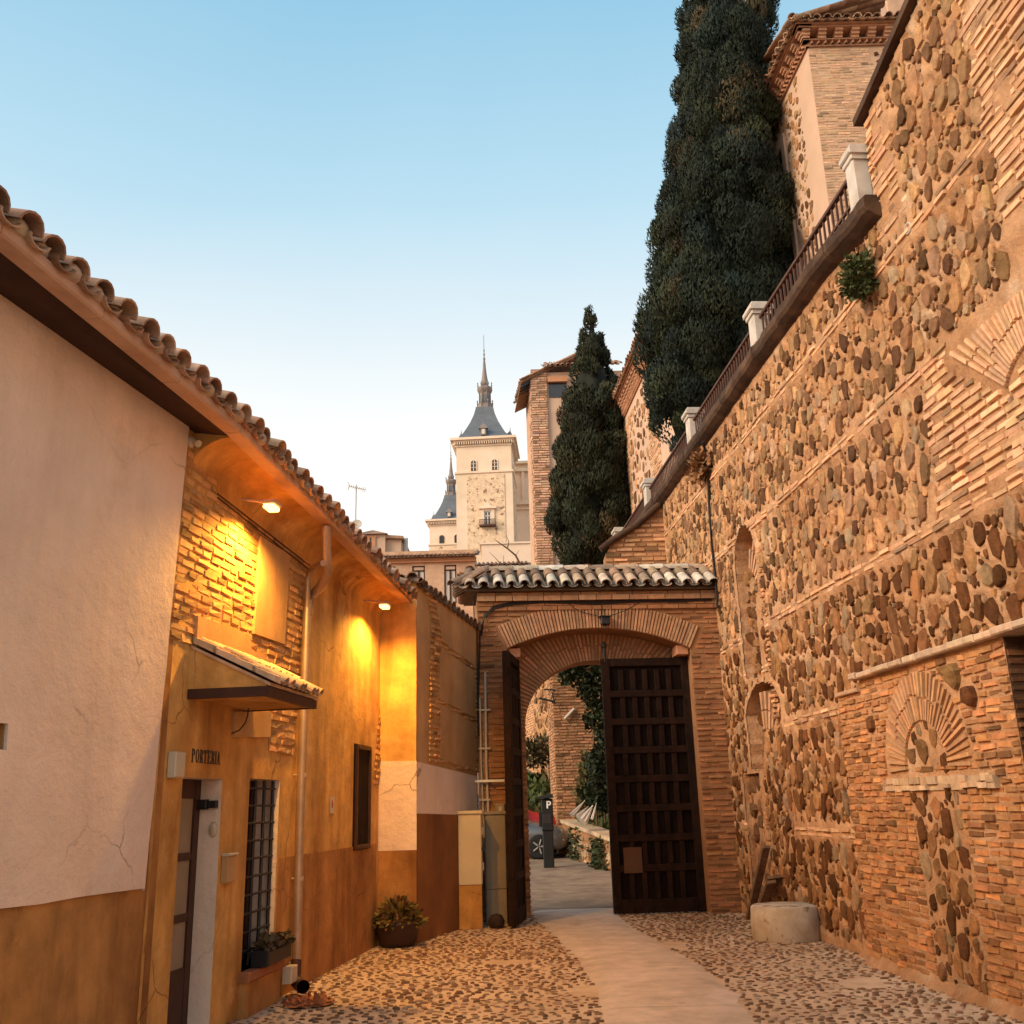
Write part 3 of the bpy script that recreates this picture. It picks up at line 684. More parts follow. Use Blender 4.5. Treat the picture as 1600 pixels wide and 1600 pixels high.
mb = MB(); Dn = (L2.w(c0, zt, 0) - L2.w(c0, cz + .10, cn)).normalized(); ln = (L2.w(c0, zt, 0) - L2.w(c0, cz + .10, cn)).length
CT = [(.52, .33, .20), (.46, .28, .16), (.56, .38, .25)]
tileroof(mb, L2.w(c0 + .10, cz + .075, cn + .05), L2.d, Dn, 10, 3, .108, ln / 3 * 1.02, CT, .15, r=.05)
a, b = L2.w(c0 - .01, cz + .075, cn + .01), L2.w(c1, cz + .075, cn + .01)
mb.hexa([a, b, b + Dn * ln, a + Dn * ln, a + zz * .025, b + zz * .025, b + Dn * ln + zz * .025, a + Dn * ln + zz * .025], (.5, .32, .2))
for k in range(4):
    q0 = L2.w(c0 - .02, cz + .10, cn + .06) + Dn * (k * ln / 4 + .0); q1 = q0 + Dn * (ln / 4 + .03); u = zz * (.05 + .004 * k)
    w_s = L2.d * .11
    mb.hexa([q0, q0 + w_s, q1 + w_s, q1, q0 + u, q0 + w_s + u, q1 + w_s + u - zz * .012, q1 + u - zz * .012], jit((.56, .38, .24), .12))
mb.build('tiles', M['tile'], can)
mb = MB(); hw = [L2.w(*L2.t(u, v, n), n) for u, v, n in ((388, 1107, .36), (387, 1118, .34), (383, 1130, .28), (374, 1141, .16), (362, 1146, .03))]
mb.tube(hw, .006, 5)
tag(mb.build('hanging_wire', M['cable']), 'loose black wire hanging under the tiled canopy', 'wire')

# downpipe with its double swan neck
dp = thing('downpipe', L2.w(.02, 0, .08), 'copper coloured downpipe with double swan neck and dark shoe on the ochre wall', 'downpipe')
def q(u, v, n): return L2.w(*L2.t(u, v, n), n)
mb = MB()
top = q(509, 822, .38); 
pts = [top, q(510, 872, .38), q(511, 892, .36), q(504, 912, .26), q(490, 928, .12), q(483, 940, .085), q(480, 960, .08)]
mb.tube(pts, .050, 14)
mb.tube([q(480, 950, .08), q(474, 1120, .08), q(468, 1300, .08), q(463, 1510, .08)], .044, 14)
mb.tube([q(505, 880, .36), q(494, 884, .24), q(485, 892, .12), q(481, 905, .085), q(480, 955, .08)], .033, 12)
mb.build('pipe', M['pipe'], dp)
for v in (1211, 1373, 1505):
    mb = MB(); u = 474.5 - (v - 1110) * .0295; a, b = q(u, v - 3, .08), q(u, v + 3, .08); mb.tube([a, b], .050, 14)
    c = (a + b) / 2; mb.tube([c, c - L2.n * .08], .012, 6)
    mb.build('bracket', M['steel'], dp)
mb = MB(); sh = [q(463, 1500, .08), q(461, 1522, .085), q(463, 1534, .11), q(470, 1541, .18), q(474, 1542, .26)]
mb.tube(sh, [.052, .055, .057, .057, .060], 14, cap=False); mb.build('shoe', M['darkwood'], dp)

# lamps under the eaves
def wall_lamp(u, v, label, power):
    n = .30; s, z = L2.t(u, v, n); z = min(z, 4.50); p = L2.w(s, z, n)
    t = thing('wall_lamp', p, label, 'lamp', 'lit floodlights under the eaves')
    mb = MB(); mb.box(L2, s - .09, s + .09, z + .012, z + .045, n - .07, n + .07, bev=.01); mb.tube([L2.w(s, z + .05, n - .05), L2.w(s, z + .09, .02)], .014, 6)
    mb.build('housing', M['gutter'], t)
    mb = MB(); mb.box(L2, s - .075, s + .075, z - .03, z + .010, n - .055, n + .055, bev=.012); mb.build('lens', M['lit'], t)
    ld = bpy.data.lights.new('lamp_light', 'SPOT'); ld.energy = power; ld.color = (1.0, .50, .08); ld.spot_size = rad(165); ld.spot_blend = .6; ld.shadow_soft_size = .07
    lo = bpy.data.objects.new('lamp_light', ld); COL.objects.link(lo); lo.location = L2.w(s, z - .03, n + .01)
    dv = Vector((0, 0, -1)) + L2.n * .12; lo.rotation_euler = (-dv).to_track_quat('Z', 'Y').to_euler()
    lo.parent = t; lo.matrix_parent_inverse = inv(t)
wall_lamp(424, 792, 'lit floodlight under the eaves above the exposed brickwork, nearest the white wall', 620)
wall_lamp(601, 947, 'lit floodlight under the eaves near the pilaster with the white band', 460)

# small things on the house front
def plate(name, polys, fr, d, material, label, cat, n0=.002, bev=.004, group=None):
    mb = MB(); s0, z0 = fr.t(polys[0], polys[3], 0); s1, z1 = fr.t(polys[2], polys[1], 0)
    mb.box(fr, min(s0, s1), max(s0, s1), min(z0, z1), max(z0, z1), n0, n0 + d, bev=bev); return tag(mb.build(name, material), label, cat, group)
plate('junction_box', (259, 1176, 277, 1215), L2, .07, M['boxw'], 'cream junction box left of the Porteria lettering', 'junction box', bev=.008)
plate('meter_box', (427, 1507, 438, 1538), L2, .09, M['boxw'], 'small cream box low on the wall beside the barred window sill', 'meter box', n0=.08, bev=.006)
mb = MB(); a = L2.t(345, 1380); mb.box(L2, a[0] - .02, a[0] + .16, L2.t(345, 1380)[1], L2.t(345, 1338)[1], .002, .06, bev=.006)
lb = tag(mb.build('letter_box', M['panel']), 'ochre letter box on the wall between the Porteria door and the barred window', 'letter box')
mb = MB(); mb.box(L2, a[0] - .03, a[0] + .17, L2.t(345, 1338)[1], L2.t(345, 1338)[1] + .02, .002, .075, bev=.004); mb.build('lid', M['boxw'], lb)
st = plate('sticker', (515, 1245, 522, 1271), L2, .003, M['boxw'], 'small white notice with a red mark right of the downpipe', 'notice', bev=0)
mb = MB(); a = L2.t(518.5, 1256); mb.lathe(L2.w(a[0], a[1], .006), [(.022, 0), (.02, .002)], 14, ax=(L2.d, Vector((0, 0, 2.2)), L2.n)); mb.build('mark', M['redink'], st)
mb = MB(); a = L2.t(303, 690, .05); c = L2.w(a[0], a[1], .05); mb.lathe(c - L2.n * .05, [(.05, 0), (.05, .03), (.03, .05)], 12, ax=(L2.d, Vector((0, 0, 1)), L2.n)); mb.tube([c, c + L2.n * .05 + L2.d * -.02 + zz * -.03], .032, 10)
tag(mb.build('security_camera', M['boxw']), 'small security camera on the brickwork beside the top of the white wall', 'camera')
# planter on the barred window's sill
pl = thing('planter', L2.w(-.95, .36, .05), 'black planter with withered plants on the barred window sill', 'planter')
mb = MB(); mb.box(L2, -1.22, -.62, .37, .50, .0, .17, bev=.015); mb.build('trough', M['blackp'], pl)
mb = MB()
for k in range(240):
    P = L2.w(random.uniform(-1.2, -.62), .5 + abs(random.gauss(0, .035)), random.uniform(0, .19)); leaves(mb, P, Vector((random.gauss(0, 1), random.gauss(0, 1), .4)), .07, jit((.09, .06, .03), .5), .2)
mb.build('foliage', M['leaf'], pl)

# ================================================================== ANNEX (pilaster face and panelled side)
ann = thing('annex', (-1.5, 14.2, 0), 'narrow ochre annex with white band and brick framed plaster panels beside the gate', 'building')
def lev(fr, s, z): return z
ZT = 4.70
mb = MB(); mb.poly(L3, [(0, 0), (.55, 0), (.55, ZT), (0, ZT)]); mb.build('front_wall', M['ochre'], ann)
za, zb = L3.t(650, 1328)[1], L3.t(650, 1189)[1]
mb = MB(); mb.slab(L3, [(.0, za), (.556, za), (.556, zb), (.0, zb + .01)], -.01, .008)
wl = [(0, za), (2.33, za - .05), (2.33, zb - .12), (0, zb + .02)]
mb.slab(L4, [(0, L4.t(651, 1271)[1]), (2.33, L4.t(740, 1274)[1]), (2.33, L4.t(748, 1213)[1]), (0, L4.t(651, 1190)[1])], -.01, .008)
mb.build('white_band', M['white'], ann)
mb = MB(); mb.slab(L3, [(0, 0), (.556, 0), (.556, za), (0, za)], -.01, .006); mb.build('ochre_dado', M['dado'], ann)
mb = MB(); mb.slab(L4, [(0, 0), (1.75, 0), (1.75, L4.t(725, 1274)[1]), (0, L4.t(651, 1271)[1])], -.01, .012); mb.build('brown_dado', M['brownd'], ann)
ztop = lambda s: 4.66 - (4.66 - L4.t(748, 984)[1]) * s / 2.33
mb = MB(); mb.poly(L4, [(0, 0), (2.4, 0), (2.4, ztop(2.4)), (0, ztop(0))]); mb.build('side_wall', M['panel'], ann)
pan = [[(677, 931), (742, 975), (742, 1042), (690, 1003)], [(686, 1012), (741, 1050), (742, 1122), (684, 1092)], [(686, 1100), (743, 1132), (741, 1205), (687, 1186)]]
allp = [(662, 920), (748, 980), (748, 1208), (669, 1189), (671, 1060), (673, 960)]
mb = MB(); mb.poly(L4, [L4.t(*p) for p in allp], (), .005); mb.build('panel_mortar', M['mortarL'], ann)
mb = MB(); ins = lambda s, z: inpoly(L4.px(s, z), allp) and not any(inpoly(L4.px(s, z), P) for P in pan)
bricks(mb, L4, ins, 0, 2.4, 1.8, 4.8, .075, .22, .03, .005, .022, (.50, .27, .12), .2, step=.015); mb.build('brick_frame', M['brick'], ann)
mb = MB()
for P in pan: mb.slab(L4, [L4.t(*p) for p in P], -.01, .02)
mb.build('plaster_panel', M['panel'], ann)
mb = MB()
for k in range(14):     # ragged verge of broken tiles
    s = 2.4 * k / 13; p = L4.w(s, ztop(s) + .02, .06)
    barrel(mb, p - L4.n * .4 + zz * .10, p + zz * random.uniform(-.01, .03), zz, .075, .09, True, jit((.22, .13, .08), .25)); 
    barrel(mb, p - L4.n * .4 + L4.d * .09 + zz * .06, p + L4.d * .09, zz, .075, .09, False, jit((.16, .10, .06), .25))
for k in range(4):
    p = L3.w(.02 + .16 * k, ZT + .03, .09); barrel(mb, p + Vector((0, .45, .08)), p + zz * random.uniform(-.02, .03), zz, .07, .085, True, jit((.34, .20, .12), .25))
    barrel(mb, p + Vector((.08, .45, .06)), p + Vector((.08, 0, -.01)), zz, .07, .085, False, jit((.2, .12, .08), .25))
mb.box(L4, 0, 2.4, 4.3, 4.34, -1.6, -.02, (.2, .12, .08))
mb.build('roof', M['tile'], ann)
mb = MB(); mb.box(L4, .02, 2.38, 0, 4.3, -2.2, -.05); mb.build('rear_wall', M['panel'], ann)

# ================================================================== GATE
GP = G.w(-1.7, 0, 0)
gate = thing('gate_arch', GP, 'brick gateway with a wide segmental arch and a mossy tiled roof closing the lane', 'gateway')
def circ(a, b, c):
    (x1, y1), (x2, y2), (x3, y3) = a, b, c; d = 2 * (x1 * (y2 - y3) + x2 * (y3 - y1) + x3 * (y1 - y2))
    ux = ((x1 ** 2 + y1 ** 2) * (y2 - y3) + (x2 ** 2 + y2 ** 2) * (y3 - y1) + (x3 ** 2 + y3 ** 2) * (y1 - y2)) / d
    uy = ((x1 ** 2 + y1 ** 2) * (x3 - x2) + (x2 ** 2 + y2 ** 2) * (x1 - x3) + (x3 ** 2 + y3 ** 2) * (x2 - x1)) / d
    return ux, uy, math.hypot(x1 - ux, y1 - uy)
SJL, SJR = -3.25, -.25; GL, GR = -3.72, .30; GZ = 4.98
gc = circ((SJL, 4.08), (-1.74, 4.39), (SJR, 4.03)); aL = math.atan2(4.08 - gc[1], SJL - gc[0]); aR = math.atan2(4.03 - gc[1], SJR - gc[0])
arcp = [(gc[0] + gc[2] * math.cos(aL + (aR - aL) * k / 20), gc[1] + gc[2] * math.sin(aL + (aR - aL) * k / 20)) for k in range(21)]
front = [(GL, 0), (SJL, 0)] + arcp + [(SJR, 0), (GR, 0), (GR, GZ), (GL, GZ)]
mb = MB(); mb.poly(G, front); mb.reveal(G, [(SJL, 0)] + arcp + [(SJR, 0)], 0, -.55, closed=False)
mb.poly(G, [(GL, 0), (GL, GZ), (GR, GZ), (GR, 0)], (), -1.0) if False else None
mb.quad(G.w(GL, 0, 0), G.w(GL, 0, -1.0), G.w(GL, GZ, -1.0), G.w(GL, GZ, 0))
# inner, lower, round arch
sc = (SJL + SJR) / 2; ia, ib, iz = 1.20, 1.06, 2.88
iarc = [(sc - ia * math.cos(math.pi * k / 24), iz + ib * math.sin(math.pi * k / 24)) for k in range(25)]
inner = [(SJL - .3, 0), (sc - ia, 0)] + iarc + [(sc + ia, 0), (SJR + .3, 0), (SJR + .3, 4.9), (SJL - .3, 4.9)]
mb.poly(G, inner, (), -.55); mb.poly(G, [(GL, 0), (sc - ia, 0)] + iarc + [(sc + ia, 0), (GR, 0), (GR, GZ), (GL, GZ)], (), -1.05); mb.reveal(G, [(sc - ia, 0)] + iarc + [(sc + ia, 0)], -.55, -1.05, closed=False)
mb.build('masonry', M['mortarG'], gate)
GBR = (.35, .155, .068); GBP = (.44, .235, .125)
rv = gc[2] + .41; sc_ = (SJL + SJR) / 2
def in_front(s, z):
    if z > 4.70: return False
    if SJL < s < SJR and (z < 4.0 or math.hypot(s - gc[0], z - gc[1]) < gc[2]): return False
    d = math.hypot(s - gc[0], z - gc[1]); an = math.atan2(z - gc[1], s - gc[0])
    return not (gc[2] - .1 < d < rv + .01 and aR - .012 < an < aL + .012)
for qa, qb in ((GL, sc_), (sc_, GR)):
    mb = MB(); bricks(mb, G, in_front, qa, qb, 0, 4.72, .082, .29, .034, 0, .022, GBR, .22, step=.02); mb.build('brick_pier', M['brick'], gate)
mb = MB(); fan(mb, G, (gc[0], gc[1]), gc[2] + .005, rv, math.degrees(aR) + .2, math.degrees(aL) - .2, 60, 0, .03, GBP, .18, fill=.74); mb.build('arch_ring', M['brick'], gate)
mb = MB()
def ir(a):
    c, s = math.cos(rad(a)), math.sin(rad(a)); return 1 / math.sqrt((c / ia) ** 2 + (s / ib) ** 2) + .005
def orr(a):
    # reach up to just behind the front arch
    r = ir(a)
    while r < 2.2:
        s, z = sc + r * math.cos(rad(a)), iz + r * math.sin(rad(a))
        if not (SJL - .02 < s < SJR + .02) or (z > 4.0 and math.hypot(s - gc[0], z - gc[1]) > gc[2] + .03): break
        r += .02
    return r
fan(mb, G, (sc, iz), ir, 2.2, -1, 181, 66, -.55, .022, GBP, .2, fill=.62, outer=orr)
bricks(mb, G, lambda s, z: (SJL - .02 < s < sc - ia or sc + ia < s < SJR + .02) and z < iz, SJL, SJR, 0, iz, .082, .29, .034, -.55, .02, GBR, .22, step=.02)
mb.build('inner_arch', M['brick'], gate)
# reveal bricks of the inner arch and pier (jambs seen obliquely)
JL = Fr((G.w(sc - ia, 0, -.55).x, G.w(sc - ia, 0, -.55).y), 86 - 90, 1)
mb = MB(); bricks(mb, JL, lambda s, z: True, -.0, .5, 0, iz, .082, .26, .034, 0, .012, GBR, .2); mb.build('jamb_bricks', M['brick'], gate)
# cornice
mb = MB()
for z0, z1, n in ((4.70, 4.765, .05), (4.775, 4.84, .04), (4.85, 4.93, .10), (4.94, 4.99, .06)):
    s = GL
    while s < GR:
        ln = min(random.uniform(.24, .32), GR - s); mb.box(G, s, s + ln - .012, z0, z1, -.05, n + random.uniform(-.006, .006), jit(GBR if z0 < 4.85 else GBP, .15)); s += ln
mb.build('cornice', M['brick'], gate)
# roof: two slopes and a hip on the left
LICH = [(.46, .36, .27), (.52, .43, .34), (.34, .23, .16), (.40, .29, .20), (.56, .48, .39)]
mb = MB(); sl = math.atan2(.36, .68); Dg = (-G.n * math.cos(sl) + zz * math.sin(sl))
OG = G.w(GL - .22, 5.03, .26)
tileroof(mb, OG, G.d, Dg, 19, 2, .222, .40, [(.22, .13, .085), (.28, .17, .11), (.18, .11, .07), (.25, .18, .11)], .25, last=LICH, r=.092)
Db = (G.n * math.cos(sl) + zz * math.sin(sl)); tileroof(mb, G.w(GL - .22, 5.03, -1.10), G.d, Db, 19, 2, .222, .40, TILEC, .25, r=.092)
ridge(mb, G.w(GL + .15, 5.46, -.42), G.w(GR, 5.46, -.42), .11, LICH, .42)
# hip tiles on the left end
ridge(mb, G.w(GL - .42, 5.10, .22), G.w(GL + .18, 5.47, -.42), .10, [(.24, .15, .10), (.3, .2, .13)], .33)
for k in range(4): 
    p = G.w(GL - .36, 5.05, .1 - .22 * k); barrel(mb, p + G.d * .5 + zz * .30, p, zz, .08, .095, True, jit((.25, .15, .1), .2))
mb.hexa([G.w(GL - .2, 5.0, .2), G.w(GR, 5.0, .2), G.w(GR, 5.0, -1.05), G.w(GL - .2, 5.0, -1.05), G.w(GL + .1, 5.44, -.36), G.w(GR, 5.44, -.36), G.w(GR, 5.44, -.48), G.w(GL + .1, 5.44, -.48)], (.16, .1, .06))
mb.build('tiled_roof', M['tile'], gate)
for s in (SJL + .02, SJR - .22):
    mb = MB(); mb.box(G, s, s + .2, 3.95, 4.10, -.42, -.06, bev=.01); mb.build('hinge_corbel', M['trim'], gate)

# door leaves
def leaf(fr, s0, s1, z0, z1, name, label, cols=5, rows=8, side=1):
    t = thing(name, fr.w((s0 + s1) / 2, z0, 0), label, 'gate', 'leaves of the wooden gate')
    mb = MB(); n = 7
    for k in range(n):
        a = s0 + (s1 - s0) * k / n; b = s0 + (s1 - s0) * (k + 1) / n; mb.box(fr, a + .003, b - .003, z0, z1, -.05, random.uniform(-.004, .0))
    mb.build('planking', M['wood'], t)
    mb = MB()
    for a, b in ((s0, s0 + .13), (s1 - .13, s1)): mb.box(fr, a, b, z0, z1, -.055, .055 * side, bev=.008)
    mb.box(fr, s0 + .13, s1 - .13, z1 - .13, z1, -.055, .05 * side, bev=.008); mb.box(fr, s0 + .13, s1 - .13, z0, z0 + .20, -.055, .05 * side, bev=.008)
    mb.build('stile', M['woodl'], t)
    hgt = (z1 - .13 - z0 - .20); ph = hgt / rows
    rl = MB(); mu = MB()
    for r in range(rows):
        zb = z0 + .20 + r * ph
        if r: rl.box(fr, s0 + .11, s1 - .11, zb - .055, zb + .055, 0, .05 * side + random.uniform(-.004, .004), bev=.01)
        off = random.uniform(-.02, .02)
        for c in range(1, cols + 1):
            s = s0 + .13 + (s1 - s0 - .26) * (c - .0) / (cols + 1) + off; mu.box(fr, s - .042, s + .042, zb + (.055 if r else 0), zb + ph - .055, 0, .040 * side, bev=.008)
    rl.build('rail', M['woodl'], t); mu.build('muntin', M['woodl'], t)
    return t
GD = Fr((G.w(0, 0, -.30).x, G.w(0, 0, -.30).y), 86)
lf = leaf(GD, -1.69, -.24, .02, 3.93, 'gate_leaf', 'closed dark wooden gate leaf with a grid of sunken panels')
mb = MB(); mb.box(GD, -1.50, -1.21, .60, .98, .03, .062, bev=.004); hp = mb.build('wicket_plate', M['trim'], lf); hp['label'] = 'small plain brown plate low on the leaf'
hp.data.materials[0] = mat('brown_plate', (.085, .036, .015), .6, .15, 6, .1, 40, .003)
mb = MB(); mb.tube([GD.w(-1.63, 3.88, .03), GD.w(-1.63, 4.13, .03)], .03, 8); mb.lathe(GD.w(-1.63, 4.1, .03), [(.03, 0), (.05, .03), (.03, .09), (.01, .12)], 8); mb.build('bolt', M['iron'], lf)
h0 = Vector((.0, 16.06, 0)); h1 = Vector((-.165, 14.9, 0)); dv = (h1 - h0); ang = math.degrees(math.atan2(dv.x, dv.y))
GO = Fr((h0.x, h0.y), ang, -1)
leaf(GO, 0, 1.12, .03, 3.90, 'gate_leaf', 'open dark wooden gate leaf swung back and seen edge on beside the meter cabinets')

# lantern box over the arch, cables, sensor
mb = MB(); a = G.t(944, 972); mb.box(G, a[0] - .07, a[0] + .07, a[1] - .06, a[1] + .06, .035, .16, bev=.012); mb.box(G, a[0] - .09, a[0] + .09, a[1] + .06, a[1] + .075, .03, .19); mb.tube([G.w(a[0], a[1] - .05, .09), G.w(a[0], a[1] - .13, .11)], .018, 6)
tag(mb.build('arch_light', M['blackp']), 'small black light box fixed over the crown of the gate arch', 'light')
mb = MB()
def gp(u, v, n=.05): s, z = G.t(u, v, n); return G.w(s, z, n)
rng = random.Random(3)
for dv_ in (0, 4, 8):
    mb.tube([gp(752, 985 + dv_, .05), gp(756, 962 + dv_ * .5, .05), gp(772, 947 + dv_ * .6), gp(800, 941 + dv_ * .5), gp(850, 938 + dv_ * .4), gp(930, 940 + dv_ * .5), gp(1000, 938 + dv_ * .3), gp(1060, 937 + dv_ * .4), gp(1112, 936 + dv_ * .2, .06)], .011, 5)
mb.tube([gp(740, 937, .06), gp(741, 965, .05), gp(748, 985, .05)], .011, 5)
mb.tube([gp(885, 941, .05), gp(905, 955, .07), gp(944, 965, .08), gp(975, 955, .07), gp(1000, 941, .05)], .006, 4)
mb.tube([gp(940, 939, .05), gp(941, 965, .06)], .006, 4)
mb.tube([gp(750, 985, .04), gp(747, 1100, .04), gp(749, 1150, .04)], .016, 6)
tag(mb.build('cable_bundle', M['cable']), 'bundle of black cables sagging along the top of the gateway', 'cable')
mb = MB()
for k, du in enumerate((0, 8)):
    mb.tube([gp(750 + du, 1090 - k * 40, .05), gp(752 + du, 1200, .05), gp(756 + du, 1290, .05), gp(757 + du, 1330, .05)], .022 if k else .016, 8)
for v in (1110, 1170, 1250): mb.box(G, G.t(748, v)[0], G.t(766, v)[0], G.t(750, v)[1] - .015, G.t(750, v)[1] + .015, 0, .078)
tag(mb.build('conduit', M['pvc']), 'pair of grey conduits climbing the left pier of the gateway', 'conduit')
mb = MB(); s0, z0 = G.t(735, 1221, .12); s1 = G.t(788, 1220, .12)[0]; mb.box(G, s0, s1, z0 - .018, z0 + .018, .1, .14, bev=.004); mb.box(G, (s0 + s1) / 2 - .03, (s0 + s1) / 2 + .03, z0 - .02, z0 + .02, 0, .1)
tag(mb.build('bracket_bar', M['whitep']), 'short white horizontal bar in front of the grey conduits', 'bar')
mb = MB(); s0, z0 = G.t(773, 1274, .05); s1, z1 = G.t(789, 1255, .05); mb.box(G, s0, s1, z0, z1, .01, .08, bev=.02); q_ = mb.build('switch_box', M['cream2']); tag(q_, 'rounded grey box on the left pier of the gateway', 'box')
mb = MB(); mb.box(G, (s0 + s1) / 2 - .02, (s0 + s1) / 2 + .03, z0 + .06, z1 - .05, .08, .086); mb.build('keyhole_plate', M['cream'], q_)

# ================================================================== MASONRY WALL ON THE RIGHT
RP = R.w(0, 0, 0)
wall = thing('stone_wall', RP, 'tall rubble stone retaining wall with brick bands and blind arches along the right of the lane', 'wall')
niche1 = [(2.32, 3.35), (2.34, 5.1)] + [(1.83 + .52 * math.cos(rad(q)), 5.1 + .50 * math.sin(rad(q))) for q in range(10, 171, 16)] + [(1.32, 5.1), (1.36, 4.55), (1.55, 4.3), (1.50, 3.35)]
niche2 = [(2.45, 2.05), (2.50, 2.85)] + [(1.68 + .80 * math.cos(rad(q)), 2.80 + .44 * math.sin(rad(q))) for q in range(12, 169, 13)] + [(.90, 2.80), (.93, 2.62), (1.7, 2.55), (1.9, 2.05)]
niche3 = [(2.92, .06), (2.95, 2.02), (2.12, 2.02), (2.10, .06)]
def rough(loop, a=.028, st=.11):
    o = []
    for p, q in zip(loop, loop[1:] + loop[:1]):
        n = max(1, int(math.hypot(q[0] - p[0], q[1] - p[1]) / st))
        for k in range(n):
            x, y = p[0] + (q[0] - p[0]) * k / n, p[1] + (q[1] - p[1]) * k / n; o.append((x + a * noise.noise((x * 9, y * 9, 1)) * 1.6, max(.05, y + a * noise.noise((x * 9, y * 9, 8)) * 1.6)))
    return o
niche1, niche2, niche3 = rough(niche1), rough(niche2), rough(niche3)
doorR = [(-5.5, .0), (-4.86, .0), (-4.86, 2.82), (-5.5, 2.82)]
outer = [(-9.5, 0), (13.2, 0), (13.2, 7.6), (-3.62, 7.6), (-3.62, 8.52), (-5.0, 8.84), (-9.5, 9.75)]
mb = MB(); mb.poly(R, [(-9.5, 0), (-5.5, 0), (-5.5, 2.82), (-4.86, 2.82), (-4.86, 0)] + outer[1:], [niche1, niche2, niche3], -.035)
for nn, d in ((niche1, .26), (niche2, .24), (niche3, .07)): mb.reveal(R, nn, .004, -d); mb.poly(R, nn, (), -d)
mb.box(R, -5.6, -4.8, .0, 2.9, -1.75, -1.70)
for p, q in (((-4.86, 0), (-4.86, 2.82)), ((-4.86, 2.82), (-5.5, 2.82)), ((-5.5, 2.82), (-5.5, 0))): mb.quad(R.w(*p, 0), R.w(*q, 0), R.w(*q, -1.7), R.w(*p, -1.7))
mb.quad(R.w(-3.62, 7.6, 0), R.w(-3.62, 8.52, 0), R.w(-3.62, 8.52, -.7), R.w(-3.62, 7.6, -.7))
mb.quad(R.w(-9.5, 0, -1.8), R.w(13.2, 0, -1.8), R.w(13.2, 7.5, -1.8), R.w(-9.5, 9.7, -1.8))
mb.build('mortar', M['mortar'], wall)
def inl(loop): return lambda s, z: inpoly((s, z), loop)
holes = [inl(niche1), inl(niche2), inl(niche3)]
bandz = [(6.83, -9, 6.9), (5.47, -9, 6.9), (4.0, -9, 1.25), (3.95, 2.36, 3.5), (2.6, -1.45, .92), (1.25, -1.35, .85), (1.27, 2.1, 3.3), (3.40, 1.25, 2.4)]
def onband(s, z): return any(abs(z - b) < .085 and a0 < s < a1 for b, a0, a1 in bandz)
def brickzone(s, z):
    w = .22 * noise.noise((z * 1.6, 3, 0)) + .10 * (int(z / .25) % 2)
    if s < -5.62 + w * .5 and 5.56 < z < 8.45 + (-3.62 - s) * .2245: return True
    if s < -3.95 - w * .5 and 4.08 < z < 5.40: return True
    if -4.22 + w < s < -3.62 and 7.05 < z < 8.5: return True
    return False
FA = (-5.75, 4.35)
def fanA(s, z):
    d = math.hypot(s - FA[0], z - FA[1]); an = math.degrees(math.atan2(z - FA[1], s - FA[0])); return d < 1.66 and 36 < an < 144
def butt(s, z): return -9 < s < -1.32 and z < (2.88 if s < -2.0 else 2.76)
def freestone(s, z):
    if z < .10 or z > 7.42 + max(0, (-3.7 - s)) * 9 and s > -3.7: return False
    if s < -3.7 and z > 8.45 + (-3.62 - s) * .22: return False
    if z > 7.42 and s > -3.75: return False
    if onband(s, z) or brickzone(s, z) or butt(s, z): return False
    if any(h(s, z) or h(s - .12, z) or h(s + .12, z) for h in holes): return False
    if s > 6.85: return False
    return True
HIC = [(.20, .105, .052), (.26, .14, .07), (.15, .075, .036), (.34, .20, .11), (.12, .058, .028), (.42, .27, .16), (.30, .155, .072), (.50, .27, .13), (.46, .25, .12), (.42, .23, .11)]
mb = MB(); PLC = []
PLC += stones(mb, R, lambda s, z: freestone(s, z) and z > 4.0, -7.5, 6.9, 4.0, 9.2, .035, .115, 0, .014, 42000, 1.35, 1.03, HIC)
PLC += stones(mb, R, lambda s, z: freestone(s, z) and z <= 4.0 and s < 1.3, -7, 1.35, 0, 4.0, .03, .110, 0, .017, 20000, 1.5, 1.0)
PLC += stones(mb, R, lambda s, z: freestone(s, z) and s > 1.2, 1.2, 3.6, 0, 4.0, .035, .09, 0, .020, 6000, 1.6, 1.03)
mb.build('rubble_stones', M['stone'], wall)
# bedding mortar modelled as relief: pillows between the stones, a groove round each stone
cg = .25; GRD = {}
for p in PLC: GRD.setdefault((int(p[0] // cg), int(p[1] // cg)), []).append(p)
def relief(s, z):
    d = 9.0; i, j = int(s // cg), int(z // cg)
    for di in (-1, 0, 1):
        for dj in (-1, 0, 1):
            for a, b, r in GRD.get((i + di, j + dj), ()):
                q = math.hypot((s - a) / .93, (z - b) / 1.4) - r
                if q < d: d = q
    base = .007 * noise.noise((s * 4, z * 4, 2)) + .004 * noise.noise((s * 13, z * 13, 5))
    if d > 5: return base
    t = min(1, max(0, (d + .004) / .030)); return base - .022 + .034 * t * t * (3 - 2 * t)
mb = MB(); st = .030; iS0, iS1 = int(-9.3 / st), int(6.9 / st); iZ1 = int(9.3 / st); idx = {}; vs = []; fs = []
def okc(s, z): return z < (7.6 if s > -3.62 else 8.5 + (-3.62 - s) * .2245) and not any(h(s, z) for h in holes) and not (-4.86 < s < -1.46 and z < 2.68) and not (s < -4.86 and z < 2.82)
for a in range(iS0, iS1):
    for b in range(0, iZ1):
        if not okc((a + .5) * st, (b + .5) * st): continue
        q4 = []
        for c in ((a, b), (a + 1, b), (a + 1, b + 1), (a, b + 1)):
            if c not in idx: idx[c] = len(vs); vs.append(R.w(c[0] * st, c[1] * st, relief(c[0] * st, c[1] * st)))
            q4.append(idx[c])
        fs.append(tuple(q4))
mb.add(vs, fs, sm=True); mb.build('bedding_mortar', M['mortar'], wall)
mb = MB()
